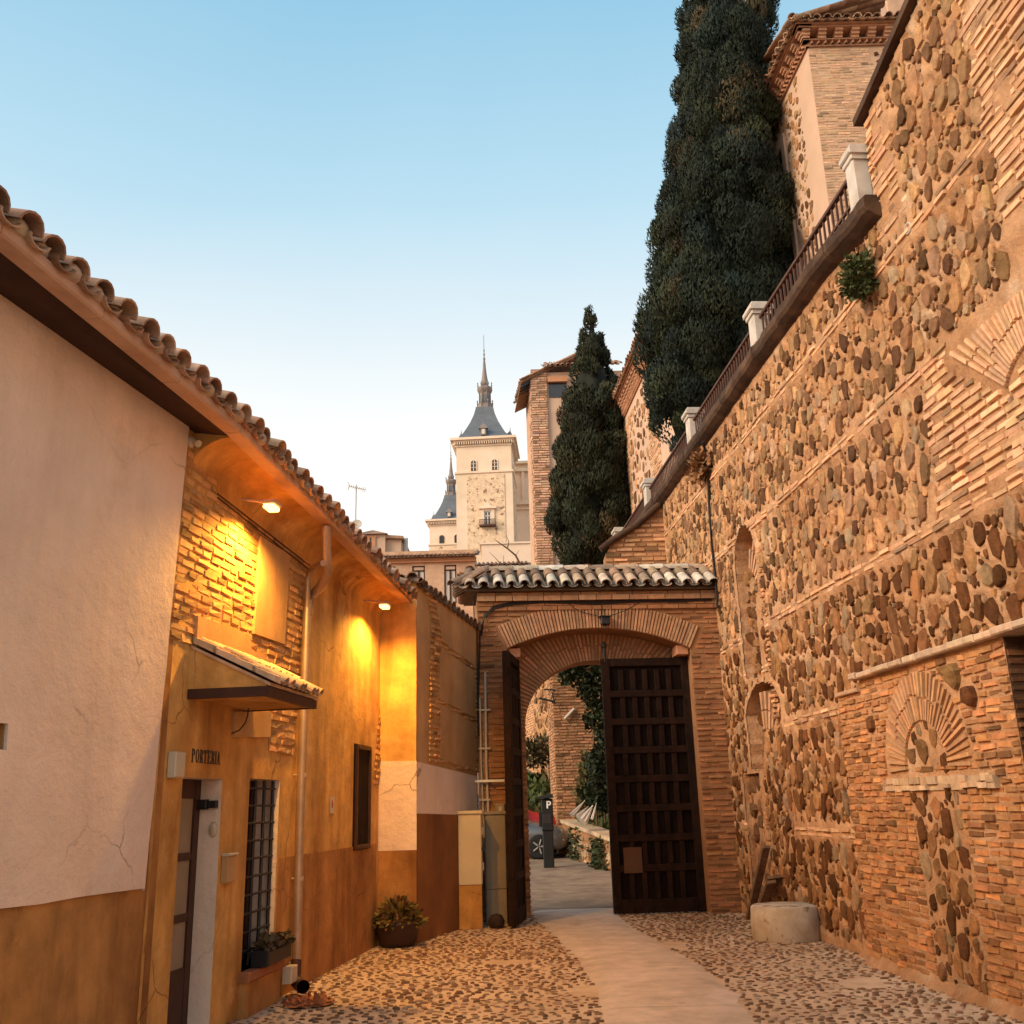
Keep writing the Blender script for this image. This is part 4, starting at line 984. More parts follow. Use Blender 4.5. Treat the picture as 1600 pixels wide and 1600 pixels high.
for b, a0, a1 in bandz:
    bricks(mb, R, lambda s, z: (not any(h(s, z) for h in holes)) and not (butt(s, z)) and not fanA(s, z), a0, a1, b - .062, b + .066, .062, .27, .016, 0, .03, BRP, .2, step=.04)
mb.build('brick_band', M['brick'], wall)
mb = MB()
bricks(mb, R, lambda s, z: brickzone(s, z) and not fanA(s, z), -9.2, -3.6, 4.0, 9.2, .088, .30, .030, 0, .026, BRP, .2)
bricks(mb, R, lambda s, z: 1.28 > s > 1.08 and 2.7 < z < 5.2 and not onband(s, z) or (1.92 < s < 2.1 and z < 2.0 and int(z / .5) % 2 == 0), .9, 2.2, .1, 5.2, .07, .18, .028, 0, .022, BR, .2)
mb.build('brick_quoin', M['brick'], wall)
mb = MB(); fan(mb, R, FA, .62, 1.62, 40, 140, 30, 0, .035, BRP, .18, fill=.6, outer=lambda a: min(1.62, (5.40 - FA[1]) / math.sin(rad(a)) - .02))
bricks(mb, R, lambda s, z: math.hypot(s - FA[0], z - FA[1]) < .56 and z > 4.05, -6.4, -5.1, 4.05, 5.2, .088, .28, .03, 0, .022, BRP, .2)
mb.build('blind_arch', M['brick'], wall)
# niches
mb = MB(); stones(mb, R, inl(niche1), 1.3, 2.4, 4.8, 5.6, .05, .11, -.26, .05, 500, 1.2, 1.0, STC); stones(mb, R, inl(niche1), 1.3, 2.4, 3.35, 4.85,   .07, .16, -.11, .045, 700, 1.0, 1.02); mb.slab(R, [(2.33, 3.35), (2.33, 4.85), (1.42, 4.75), (1.50, 3.35)], -.25, -.12, (.33, .18, .10)); mb.build('niche_stone', M['stone'], wall)
mb = MB()
fan(mb, R, (2.05, 3.9), .72, 1.32, 78, 122, 0 or 1, -.3, .02, BRP) if False else None
fan(mb, R, (1.80, 4.3), .55, 1.22, 20 + 90 - 40, 20 + 90 + 48, 1, -.4, .01, BR) if False else None
for k in range(5):     # radiating bricks on the right hand half of the upper niche
    a = rad(112 + k * 11); c = (1.95, 4.55)
    for j in range(2):
        r0_, r1_ = .42 + j * .30, .70 + j * .30
        P = lambda r, w, n: R.w(c[0] + r * math.cos(a) - w * math.sin(a), c[1] + r * math.sin(a) + w * math.cos(a), n)
        if j and k in (0, 4): continue
        mb.hexa([P(r0_, -.03, -.24), P(r1_, -.03, -.24), P(r1_, .03, -.24), P(r0_, .03, -.24), P(r0_, -.028, -.03), P(r1_, -.03, -.03), P(r1_, .03, -.03), P(r0_, .028, -.03)], jit((.52, .28, .15), .15))
for k in range(7):     # lower niche
    a = rad(86 + k * 11); c = (1.75, 2.05)
    for j in range(2):
        r0_, r1_ = .55 + j * .27, .80 + j * .27
        P = lambda r, w, n: R.w(c[0] + r * math.cos(a) - w * math.sin(a), c[1] + r * math.sin(a) + w * math.cos(a), n)
        if c[1] + r1_ * math.sin(a) > 3.12 - abs(k - 2) * .05 + .1: continue
        mb.hexa([P(r0_, -.035, -.22), P(r1_, -.04, -.22), P(r1_, .04, -.22), P(r0_, .035, -.22), P(r0_, -.033, -.02), P(r1_, -.04, -.02), P(r1_, .04, -.02), P(r0_, .033, -.02)], jit((.52, .28, .15), .15))
mb.build('niche_voussoirs', M['brick'], wall)
mb = MB(); stones(mb, R, inl(niche3), 2.0, 3.0, 0, 2.0, .06, .13, -.07, .03, 900, 1.5, 1.05, [(.2, .10, .05), (.15, .075, .04), (.25, .13, .07)]); stones(mb, R, lambda s, z: inl(niche2)(s, z), .9, 2.5, 2.0, 3.3, .05, .12, -.23, .05, 1200, 1.2, 1.0, STC); mb.build('infill_stones', M['stone'], wall)
# upper coping of the high part
mb = MB()
for k in range(20):
    s = -3.6 - k * .3; z = 8.53 + (-3.62 - s) * .2245
    A = [R.w(s + .04 if k == 0 else s, z, -.7), R.w(s - .3, z + .067, -.7), R.w(s - .3, z + .067, .09), R.w(s + .04 if k == 0 else s, z, .09)]; mb.hexa([a for a in A] + [a + zz * .085 for a in A], jit((.55, .45, .4), .2))
mb.build('coping', M['ledge'], wall)
mb = MB(); hole = R.w(*R.t(1422, 357), 0); mb.lathe(hole, [(.055, -.04), (.06, .03), (.045, .03), (.04, -.04)], 14, ax=(R.d, zz, R.n)); mb.build('drain_pipe', M['pvc'], wall)

# buttress with blind arch
BN = .15
but = thing('buttress', R.w(-3.1, 0, BN), 'low brick buttress with a blind fan arch, pale broken lintel and stone ledge', 'buttress')
bl = [(-1.44, 0), (-1.46, 2.70), (-2.05, 2.72), (-2.06, 2.82), (-4.86, 2.82), (-4.86, 0)]
mb = MB(); mb.poly(R, bl, (), BN); mb.reveal(R, bl, BN, -.9 if False else 0)
mb.build('mortar', M['mortar'], but)
mb = MB(); mb.box(R, -9, -5.5, 0, 2.82, 0, BN); mb.box(R, -9, -5.5, 2.82, 2.885, 0, BN + .1); mb.build('near_part', M['mortar'], but)
mb = MB(); bricks(mb, R, lambda s, z: z > .09, -8.9, -5.5, 0, 2.8, .068, .22, .018, BN, .020, (.43, .195, .078), .25, step=.08); mb.build('near_bricks', M['brick'], but)
FB = (-3.33, 1.90); lint = (-4.48, -2.42, 1.69, 1.80); strip = [(-2.91, 1.69), (-2.99, .06), (-3.86, .06), (-3.87, 1.69)]
def inB(s, z):
    if not inpoly((s, z), bl) or z < .09: return False
    d = math.hypot(s - FB[0], z - FB[1]); a = math.degrees(math.atan2(z - FB[1], s - FB[0]))
    if d < .86 and -8 < a < 188: return False
    if lint[0] < s < lint[1] and lint[2] - .01 < z < lint[3] + .02: return False
    if inpoly((s, z), strip): return False
    return True
bumps = [(-2.25, 2.35, .12), (-4.05, 2.62, .15), (-4.28, 2.42, .12)]
mb = MB(); bricks(mb, R, lambda s, z: inB(s, z) and all(math.hypot(s - a, (z - b) * .8) > r for a, b, r in bumps), -4.86, -1.44, 0, 2.82, .068, .22, .018, BN, .020, (.43, .195, .078), .25, rough=.008); 
mb.build('bricks', M['brick'], but)
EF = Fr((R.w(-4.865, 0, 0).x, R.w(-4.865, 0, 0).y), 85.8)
mb = MB(); mb.box(EF, -BN, 1.65, 0, 2.81, -.004, .006, (.07, .03, .014)); bricks(mb, EF, lambda s, z: True, -BN, 1.6, 0, 2.8, .068, .25, .018, .006, .016, (.11, .048, .02), .3); ee = mb.build('end_face', M['brick'], but); ee['label'] = 'brick end face with its shade painted into the dark bricks'  # near-black brick and backing colours stand in for shade on this end
mb = MB(); fan(mb, R, FB, .40, .83, -4, 184, 33, BN, .028, (.48, .255, .125), .2, fill=.58, outer=lambda a: .80 + .05 * math.sin(rad(a))); mb.build('fan_arch', M['brick'], but)
mb = MB(); stones(mb, R, lambda s, z: math.hypot(s - FB[0], z - FB[1]) < .40 and z > 1.82, -3.8, -2.9, 1.8, 2.4, .06, .12, BN, .022, 400, 1.1, 1.05, STC[3:]); stones(mb, R, lambda s, z: inpoly((s, z), strip), -3.9, -2.9, .05, 1.7, .04, .11, BN, .022, 2500, 1.35, 1.02, STC)
for a, b, r in bumps: stones(mb, R, lambda s, z: math.hypot(s - a, z - b) < r * 1.15, a - .01, a + .01, b - .01, b + .01, r * .7, r * .8, BN, .05, 30, 1.2, 1.0, STC, chips=False)
mb.build('infill_stones', M['stone'], but)
mb = MB(); s = lint[0]
while s < lint[1]:
    ln = random.uniform(.08, .22)
    for zb, zh in ((lint[2], .05), (lint[2] + .052, .055)):
        mb.box(R, s, min(lint[1], s + ln), zb + random.uniform(-.012, .012), zb + zh + random.uniform(-.012, .014), BN - .02, BN + random.uniform(.01, .055), jit((.50, .33, .20), .22))
    s += ln
mb.build('lintel', M['brick'], but)
mb = MB(); s = -5.6
while s < -2.0:
    ln = random.uniform(.25, .45); e = min(s + ln, -2.02); mb.box(R, s, e - .008, 2.82, 2.885 + random.uniform(-.008, .01), -.0, BN + .10 + random.uniform(-.015, .015), jit((.48, .33, .22), .15), bev=.012); s += ln
mb.box(R, -2.06, -1.48, 2.70, 2.745, 0, BN + .05, (.45, .27, .16), bev=.01); mb.build('ledge', M['brick'], but)
mb = MB(); vs = []
for k in range(50):
    s = -1.0 - 3.9 * k / 49; w = .015 + .03 * noise.noise((s * 3, 0, 5)); n0_ = BN if s < -1.42 else 0
    vs += [R.w(s, .10 + .05 * noise.noise((s * 3, 1, 1)), n0_ + .01), R.w(s, .04, n0_ + .03 + w), R.w(s, -.005, n0_ + .07 + w * 1.6)]
mb.add(vs, [(3 * k + i, 3 * k + 3 + i, 3 * k + 4 + i, 3 * k + 1 + i) for k in range(49) for i in (0, 1)], sm=True); mb.build('base_fillet', M['mortar'], but)

# ledge and balustrade of the terrace
mb = MB(); prof = [(0, 7.46), (.08, 7.49), (.16, 7.54), (.19, 7.59), (.19, 7.69), (.165, 7.72), (-.5, 7.72)]; P_ = len(prof); s = -3.74
while s < 13.1:
    L_ = random.uniform(.7, 1.1); kk = 9; vs = []; dn = random.uniform(-.012, .012); dz = random.uniform(-.008, .008)
    for k in range(kk):
        q = s + .005 + (L_ - .010) * k / (kk - 1); j = noise.noise((q * 3.2, 0, 0)) * .022 + noise.noise((q * 9, 3, 0)) * .01
        vs += [R.w(q, z + dz + j * .4 - max(0, -2.2 - q) * .1, n + ((j + dn) if 0 < i < 6 else 0)) for i, (n, z) in enumerate(prof)]
    mb.add(vs, [(k * P_ + i, k * P_ + i + 1, (k + 1) * P_ + i + 1, (k + 1) * P_ + i) for k in range(kk - 1) for i in range(P_ - 1)] + [tuple(range(P_)), tuple((kk - 1) * P_ + i for i in range(P_))]); s += L_
mb.build('terrace_ledge', M['ledge'], wall)
mb = MB(); a, b = R.w(-3.6, 7.70, -.4), R.w(13.2, 7.70, -.4); c, d = R.w(13.2, 7.70, -30), R.w(-3.6, 7.70, -30); mb.quad(a, b, c, d); kind(mb.build('terrace', M['terrace']), 'structure')
PN = .07
plab = ['grey stone pedestal where the railing meets the high wall', 'grey stone pedestal of the balustrade in front of the big cypress', 'grey stone pedestal of the balustrade below the big cypress trunk', 'grey stone pedestal of the balustrade between the two cypresses', 'grey stone pedestal at the far end of the balustrade by the small cypress']
PS = [-3.44] + [R.t(u, v, PN)[0] for u, v in ((1184, 500), (1083, 668), (1015, 778))]; PS.append(PS[3] + 3.9)
for i, s in enumerate(PS):
    t = thing('pedestal', R.w(s, 7.72, PN), plab[i], 'pedestal', 'stone pedestals of the balustrade')
    z0 = 7.71 - max(0, -2.2 - s) * .1
    k = .78 if i == 0 else 1.0; B_ = lambda w, za_, zb_, f, bv: mb.box(R, s - w * k, s + w * k, za_, zb_, PN - w * k, PN + f * k, bev=bv)
    mb = MB(); B_(.13, z0, 8.19, .10, .012); mb.build('shaft', M['pedestal'], t)
    mb = MB(); B_(.155, 8.13, 8.19, .125, .01); B_(.185, 8.19, 8.27, .155, .015); B_(.16, 8.27, 8.31, .13, .015); mb.build('cap', M['pedestal'], t)
rlab = ['rusty iron railing between the high wall and the first free pedestal', 'rusty iron railing in front of the big cypress foot', 'rusty iron railing receding between the two cypresses', 'rusty iron railing at the far end of the terrace']
for i, (a, b) in enumerate([(p + .13, q_ - .13) for p, q_ in zip(PS, PS[1:])]):
    t = thing('railing', R.w(a, 7.72, PN), rlab[i], 'railing', 'iron railings of the balustrade')
    mb = MB(); mb.box(R, a, b, 8.06, 8.105, PN - .03, PN + .03, bev=.006); mb.build('handrail', M['railiron'], t)
    mb = MB(); mb.box(R, a, b, 7.77, 7.80, PN - .015, PN + .015); mb.build('bottom_rail', M['railiron'], t)
    n = int((b - a) / .125); o0 = None
    for k in range(n):
        s = a + (k + .5) * (b - a) / n
        if o0 is None:
            mb = MB(); mb.box(R, s - .011, s + .011, 7.71, 8.07, PN - .011, PN + .011); o0 = mb.build('baluster', M['railiron'], t); s00 = s
        else:
            o = o0.copy(); COL.objects.link(o); o.parent = t; o.matrix_parent_inverse = inv(t); dd = R.d * (s - s00); o.location = (dd.x, dd.y, 0)
# bushes rooted in the wall
def bush(name, c, rx, rz, ry, n, size, col, label, cat, parent=None, up=.2, flat=True, core=True):
    mb = MB()
    for _ in range(n):
        q = Vector((random.gauss(0, 1), random.gauss(0, 1), random.gauss(0, 1))).normalized(); r = random.random() ** .45
        lump = 1 + .55 * noise.noise(q * 2.1 + Vector(c))
        P = Vector(c) + Vector((q.x * rx, q.y * ry, q.z * rz)) * r * lump; leaves(mb, P, q, size, jit(col, .45, .12), up)
    o = mb.build(name, M['leaf'], parent)
    if label: tag(o, label, cat)
    return o
c = R.w(*R.t(1340, 434, .15), .15); bush('wall_shrub', c, .16, .24, .24, 1500, .05, (.055, .065, .022), 'round green shrub growing out of the high stone wall below the railing', 'shrub')
c = R.w(*R.t(1095, 728, .12), .10)
mb = MB()
for _ in range(500):
    q = Vector((random.gauss(0, 1), random.gauss(0, 1), random.gauss(-.2, 1))).normalized(); leaves(mb, c + Vector((q.x * .2, q.y * .35, q.z * .25)) * random.random(), q, .12, jit((.26, .13, .06), .3), -.1)
tag(mb.build('dry_weeds', M['leaf']), 'dry brown weeds hanging from the ledge beside the black drain cable', 'weeds')
mb = MB(); mb.tube([R.w(*R.t(1098, 690, .2), .2), R.w(*R.t(1106, 720, .05), .05), R.w(*R.t(1108, 790, .04), .04), R.w(*R.t(1112, 850, .04), .04), R.w(*R.t(1118, 905, .04), .04), R.w(*R.t(1121, 950, .05), .05)], .022, 6)
tag(mb.build('wall_cable', M['cable']), 'black cable running down the stone wall to the gateway roof', 'cable')

# brick return beyond the gate
RB = Fr((R.w(6.9, 0, 0).x, R.w(6.9, 0, 0).y), 90)
ret = thing('brick_return', RB.w(-.8, 0, 0), 'brick return wall with sloping coping rising behind the gateway roof', 'wall')
e0 = RB.t(945, 852); e1 = RB.t(958, 845); e2 = RB.t(1035, 786)
mb = MB(); pl_ = [(e0[0], 4.6), (0, 4.6), (0, e2[1]), (e1[0], e1[1]), (e0[0], e0[1] - .2)]; mb.slab(RB, pl_, -.5, 0); mb.build('mortar', M['mortarG'], ret)
mb = MB(); bricks(mb, RB, lambda s, z: inpoly((s, z), pl_) and z < e1[1] + (s - e1[0]) * (e2[1] - e1[1]) / (0 - e1[0]) - .1, e0[0], 0, 5, 8, .10, .30, .03, 0, .02, (.50, .26, .13), .2); mb.build('bricks', M['brick'], ret)
mb = MB(); p0_ = RB.w(e0[0] - .1, e0[1] - .1, .05); p1_ = RB.w(e1[0], e1[1] + .02, .05); p2_ = RB.w(.0, e2[1] + .03, .05); mb.tube([p0_, p1_, (p1_ + p2_) / 2 + zz * -.08, p2_], .07, 8); mb.build('coping', M['ledge'], ret)

# loose things along the foot of the wall
ml = gnd(1247, 1474); ml = Vector((ml.x - .02, ml.y + .42, 0)); mr = .415
mb = MB(); mb.lathe(ml, [(mr - .01, -.01), (mr, .015), (mr + .005, .20), (mr - .005, .375), (mr - .03, .392), (.06, .396)], 48)
mil = tag(mb.build('millstone', M['limestone']), 'round pale weathered stone drum on the cobbles by the right hand wall', 'stone')
for v in mil.data.vertices:
    k = noise.noise(Vector(v.co) * 6) * .012; v.co.x += k; v.co.y += k
def plank(a, b, w, th, label, wd=Vector((1, .25, 0)), grp=None):
    mb = MB(); a = Vector(a); b = Vector(b); d = (b - a).normalized(); wv = (wd - d * wd.dot(d)).normalized() * w / 2; t = d.cross(wv).normalized() * th
    mb.hexa([a - wv, a + wv, b + wv, b - wv, a - wv + t, a + wv + t, b + wv + t, b - wv + t]); return tag(mb.build('plank', M['wood2']), label, 'plank', 'old planks leaning by the wall')
g1 = gnd(1172, 1437); tp = R.w(*R.t(1198, 1325, .10), .10)
plank(g1, tp, .11, .05, 'long narrow weathered plank leaning against the stone wall behind the stone drum')
g2 = gnd(1200, 1432); plank(g2 + Vector((-.02, .1, 0)), R.w(*R.t(1212, 1372, .12), .12), .20, .04, 'short wide dark plank behind the stone drum')
g3 = gnd(1185, 1437); plank(g3 + Vector((.02, .15, 0)), R.w(*R.t(1206, 1380, .18), .18), .12, .04, 'middle plank between the long thin plank and the short wide plank')

# ================================================================== METER CABINETS, POT
def cabinet(pos, ang, w, d, h, hb, label, m0, mside):
    f = Fr(pos, ang); t = thing('meter_cabinet', f.w(0, 0, 0), label, 'cabinet', 'electricity cabinets beside the gate')
    mb = MB(); mb.box(f, -w / 2, w / 2, 0, hb, -d, 0, bev=.006); mb.build('pedestal', M['ochre'] if m0 is M['cream'] else M['cream2'], t)
    mb = MB(); mb.box(f, -w / 2, w / 2, hb + .005, h - .05, -d, 0.006, bev=.006); mb.build('housing', m0, t)
    mb = MB(); mb.box(f, -w / 2 - .02, w / 2 + .02, h - .05, h, -d - .01, .03, bev=.01); mb.build('lid', m0, t)
    fs = Fr((f.w(w / 2, 0, 0).x, f.w(w / 2, 0, 0).y), ang - 90, 1); hm = (h - .05 - hb) / 2
    for k in range(2):
        mb = MB(); mb.box(fs, .02, d - .02, hb + .02 + k * hm, hb + k * hm + hm - .02, .0, .012, bev=.004); do = mb.build('door', m0, t)
        mb = MB(); mb.box(fs, .05, .10, hb + hm * (k + .5) - .05, hb + hm * (k + .5) + .06, .012, .035, bev=.005); mb.build('handle', M['pvc'], do)
    return t
c1 = gnd(736, 1452); cabinet((c1.x, c1.y), 86, .33, .36, 1.60, .58, 'tall cream electricity cabinet on an ochre plinth, nearer to the plant pot', M['cream'], None)
cabinet((c1.x + .36, c1.y + .5), 86, .30, .40, 1.58, .48, 'dull grey electricity cabinet between the cream cabinet and the open gate leaf', M['cream2'], None)
mb = MB(); c = Vector((c1.x + .36, c1.y + .06, 0)); mb.lathe(c, [(.02, 0), (.10, .01), (.12, .09), (.08, .17), (.02, .19)], 12, (.05, .03, .02)); tag(mb.build('boulder', M['stone']), 'dark rounded stone on the ground in front of the dull cabinet', 'stone')

pc = gnd(622, 1478); pc = Vector((pc.x + .0, pc.y - .05, 0))
pt = thing('potted_plant', pc, 'leafy yellow green plant in a dark round pot at the foot of the pilaster', 'potted plant')
mb = MB(); mb.lathe(pc, [(.19, 0), (.24, .06), (.28, .24), (.30, .27), (.30, .30), (.27, .30), (.25, .24), (.02, .22)], 28); mb.build('pot', M['pot'], pt)
mb = MB()
for _ in range(420):
    q = Vector((random.gauss(0, 1), random.gauss(0, 1), abs(random.gauss(0, .8)))).normalized(); P = pc + Vector((q.x * .31, q.y * .30, .30 + q.z * .26)) * 1.0
    P = pc + Vector((q.x * .30 * random.uniform(.5, 1.05), q.y * .30 * random.uniform(.5, 1.05), .26 + q.z * .27 * random.uniform(.4, 1.05)))
    d = (q + Vector((0, 0, random.uniform(-.9, .3)))).normalized(); sdv = d.cross(Vector((random.gauss(0, 1), random.gauss(0, 1), random.gauss(0, 1)))).normalized(); l = random.uniform(.07, .13); w = l * .42
    u = d.cross(sdv).normalized()
    mb.add([P, P + d * l * .35 + sdv * w * .5 + u * .01, P + d * l * .7 + sdv * w * .42, P + d * l, P + d * l * .7 - sdv * w * .42, P + d * l * .35 - sdv * w * .5 + u * .01], [(0, 1, 2, 3), (0, 3, 4, 5)], jit(random.choice([(.18, .13, .03), (.12, .09, .02), (.24, .17, .04), (.07, .05, .015), (.14, .06, .02)]), .3))
mb.build('foliage', M['leaf'], pt)
for _ in (0,):
    mb = MB(); 
    for k in range(14):
        q = k * .7; mb.tube([pc + Vector((.05 * math.cos(q), .05 * math.sin(q), .22)), pc + Vector((.22 * math.cos(q), .22 * math.sin(q), .42 + .05 * (k % 3)))], .006, 4)
    mb.build('stem', M['bark'], pt)
# drain cover by the shoe
dc = gnd(480, 1570); mb = MB(); vs = []
for k in range(22):
    a = 2 * math.pi * k / 22; rr = 1 + .18 * noise.noise((math.cos(a) * 1.5, math.sin(a) * 1.5, 4)); vs.append(dc + Vector((.22 * rr * math.cos(a), .24 * rr * math.sin(a), .016)))
vs.append(dc + Vector((0, 0, .03))); mb.add(vs, [(k, (k + 1) % 22, 22) for k in range(22)], sm=True)
for _ in range(160):
    a = random.random() * 6.28; r = random.random() ** .5; P = dc + Vector((.2 * r * math.cos(a), .22 * r * math.sin(a), .03)); leaves(mb, P, Vector((random.gauss(0, 1), random.gauss(0, 1), .2)), .06, (1, 1, 1), .05)
tag(mb.build('dead_leaves', M['terrac']), 'patch of rusty dead leaves on the cobbles in front of the downpipe', 'leaves')

# ================================================================== CYPRESSES
def cypress(name, y, prof, nclump, lsize, per, label, zbase, cols):
    """prof: (v, left u, right u) outline rows, turned into height / radius at depth y"""
    rows = []
    for v, l, r in prof:
        a, b = aty(l, v, y), aty(r, v, y); rows.append(((a.z + b.z) / 2, (a.x + b.x) / 2, (b.x - a.x) / 2))
    rows.sort()
    def at(z):
        if z <= rows[0][0]: return rows[0][1], rows[0][2]
        for a, b in zip(rows, rows[1:]):
            if a[0] <= z <= b[0]:
                t = (z - a[0]) / (b[0] - a[0]); return a[1] + (b[1] - a[1]) * t, a[2] + (b[2] - a[2]) * t
        return rows[-1][1], rows[-1][2]
    z0, z1 = rows[0][0], rows[-1][0]; bx = at(z0)[0]
    t = thing(name, (bx, y, zbase), label, 'tree', 'cypress trees on the terrace')
    mb = MB(); mb.tube([(bx, y, zbase - .1), (bx, y, (zbase + z0) / 2 + .5), (at(z1 * .6 + z0 * .4)[0], y, z1 * .6 + z0 * .4)], [.34, .26, .10], 10); mb.build('trunk', M['bark'], t)
    # inner dark mass of twigs
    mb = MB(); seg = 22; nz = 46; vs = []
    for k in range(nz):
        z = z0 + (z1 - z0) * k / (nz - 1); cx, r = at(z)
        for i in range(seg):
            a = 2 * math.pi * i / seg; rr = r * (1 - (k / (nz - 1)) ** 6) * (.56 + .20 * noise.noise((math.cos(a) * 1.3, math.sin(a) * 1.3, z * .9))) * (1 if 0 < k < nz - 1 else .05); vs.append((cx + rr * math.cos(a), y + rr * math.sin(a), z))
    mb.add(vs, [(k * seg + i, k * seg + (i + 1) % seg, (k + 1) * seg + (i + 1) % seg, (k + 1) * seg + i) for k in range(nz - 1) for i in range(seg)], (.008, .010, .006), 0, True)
    rnd = random.Random(5)
    tot = sum(at(z0 + (z1 - z0) * (k + .5) / 40)[1] for k in range(40)); 
    cdf = []; acc = 0
    for k in range(40): acc += at(z0 + (z1 - z0) * (k + .5) / 40)[1] / tot; cdf.append(acc)
    for c in range(nclump):
        u = random.random(); k = next((i for i, q in enumerate(cdf) if q >= u), 39); z = z0 + (z1 - z0) * (k + random.random()) / 40; cx, r = at(z)
        a = random.random() * 2 * math.pi
        cr = min(.16 + .18 * r, .50) * random.uniform(.55, 1.25); rr = max(.02, r * random.uniform(.78, 1.06) - cr * .80); tone = random.uniform(.5, 1.35); col = random.choice(cols) if random.random() > .05 else (.06, .045, .022)
        C0 = Vector((cx + rr * math.cos(a), y + rr * math.sin(a), z)); od = Vector((math.cos(a), math.sin(a), .25))
        el_ = random.uniform(1.0, 1.6)
        for _ in range(int(per * (cr / .4) ** 1.6) + 20):
            q = Vector((random.gauss(0, 1), random.gauss(0, 1), random.gauss(0, 1))).normalized()
            if q.dot(od) < -.3: q = -q
            P = C0 + Vector((q.x, q.y, q.z * el_)) * cr * random.uniform(.80, 1.05)
            nn = (q + Vector((random.gauss(0, .4), random.gauss(0, .4), random.gauss(0, .4)))).normalized()
            upv = Vector((random.gauss(0, .45), random.gauss(0, .45), 1)) + od * .35; d = (upv - nn * upv.dot(nn) * .8).normalized(); e_ = nn.cross(d).normalized(); l = lsize * random.uniform(.6, 1.9)
            k_ = tone * random.uniform(.75, 1.25)
            mb.add([P - d * l * .5, P + e_ * l * .24, P + d * l * .8 + q * l * .25, P - e_ * l * .24], [(0, 1, 2, 3)], (col[0] * k_, col[1] * k_, col[2] * k_))
    mb.build('crown', M['leaf'], t)
    return t
BIGP = [(-95, 1118, 1140), (-70, 1092, 1168), (-30, 1072, 1195), (0, 1064, 1206), (50, 1062, 1212), (100, 1058, 1218), (160, 1052, 1216), (230, 1042, 1216), (300, 1034, 1228), (350, 1026, 1240), (400, 1020, 1240), (450, 1010, 1234), (500, 998, 1222), (550, 994, 1205), (600, 1000, 1180), (650, 1010, 1150), (690, 1040, 1120), (705, 1062, 1100)]
CYC = [(.018, .025, .014), (.014, .021, .013), (.024, .030, .013), (.015, .024, .019)]
SMP = [(476, 919, 930), (492, 914, 934), (520, 908, 941), (538, 904, 944), (560, 896, 956), (600, 886, 970), (650, 874, 982), (700, 866, 991), (750, 860, 997), (800, 854, 996), (840, 860, 988), (872, 870, 972), (890, 885, 950)]
cypress('cypress', 20.5, BIGP, 520, .062, 520, 'huge dark cypress rising above the top of the picture behind the balustrade', 7.7, CYC)
cypress('cypress', 33, SMP, 260, .085, 300, 'smaller pointed cypress between the tall brick house and the terrace', 7.6, [(.024, .027, .013), (.019, .025, .013), (.030, .030, .013)])

# ================================================================== HOUSES ON THE TERRACE
def tiled(mb, fr, s0, s1, z, nE, slope, rows, pitch=.22, cset=TILEC, tl=.4):
    O = fr.w(s0, z, nE); D = (-fr.n * math.cos(rad(slope)) + zz * math.sin(rad(slope))); tileroof(mb, O, fr.d, D, max(1, int((s1 - s0) / pitch)), rows, pitch, tl, cset, .25, r=pitch * .42)
    a, b = fr.w(s0, z + .02, nE - .02), fr.w(s1, z + .02, nE - .02); L_ = rows * tl
    mb.hexa([a, b, b + D * L_, a + D * L_, a + zz * .03, b + zz * .03, b + D * L_ + zz * .03, a + D * L_ + zz * .03], (.22, .12, .07))
YU = 18.0; cU = aty(1279, 200, YU)
UF = Fr((cU.x, YU), 90); UL = Fr((cU.x, YU), -4, -1)
zc = UF.t(1270, 75)[1]; zr = zc + .40
uh = thing('upper_house', (cU.x + 2, YU + 2, 7.7), 'brick and rubble house with bracketed brick cornice above the high end of the stone wall', 'house')
mb = MB(); win_u = [UL.t(1237, 420), UL.t(1240, 420), UL.t(1232, 205), UL.t(1226, 225)]
sA, sB = UL.t(1234, 205)[0], UL.t(1212, 240)[0]
zW0, zW1 = 10.4, 14.35
wr = [(2.05, 11.0), (3.3, 11.0), (3.3, 16.35), (2.05, 16.35)]
mb.poly(UF, [(0, 7.6), (6, 7.6), (6, zc), (0, zc)]); mb.build('front_wall', M['pinkb'], uh)
mb = MB(); mb.poly(UL, [(0, 7.6), (9, 7.6), (9, zc), (0, zc)], [wr]); mb.reveal(UL, wr, 0, -.35); mb.build('side_wall', M['pinkp'], uh)
mb = MB(); mb.box(UL, wr[0][0], wr[1][0], wr[0][1], wr[2][1], -.36, -.30); wq = mb.build('window', M['darkwood'], uh)
mb = MB()
for a, b, c, d in ((wr[0][0] - .22, wr[0][0], wr[0][1], wr[2][1] + .25), (wr[1][0], wr[1][0] + .22, wr[0][1], wr[2][1] + .25), (wr[0][0], wr[1][0], wr[2][1], wr[2][1] + .25)): mb.box(UL, a, b, c, d, -.02, .05, bev=.01)
mb.build('surround', M['pinkp'], wq)
mb = MB(); stones(mb, UL, lambda s, z: .75 < s < 8.5 and not (wr[0][0] - .25 < s < wr[1][0] + .25 and z < wr[2][1] + .3), 0, 8.5, 8, zc - .15, .05, .13, 0, .018, 9000, 1.2, 1.0, HIC, tilt=.5)
stones(mb, UF, lambda s, z: 1.35 + .25 * noise.noise((z, 0, 0)) < s < 2.1 + .3 * noise.noise((z, 4, 0)) and z > 11.5, 1, 2.6, 11, zc - .1, .06, .15, 0, .03, 500, .75, 1.02, STC, tilt=.3)
mb.build('rubble', M['stone'], uh)
mb = MB(); bricks(mb, UF, lambda s, z: not (1.30 + .25 * noise.noise((z, 0, 0)) < s < 2.2 + .3 * noise.noise((z, 4, 0)) and z > 11.5), .0, 5.5, 10, zc, .065, .25, .014, 0, .006, (.56, .33, .19), .16, step=.06); mb.build('brickwork', M['brick'], uh)
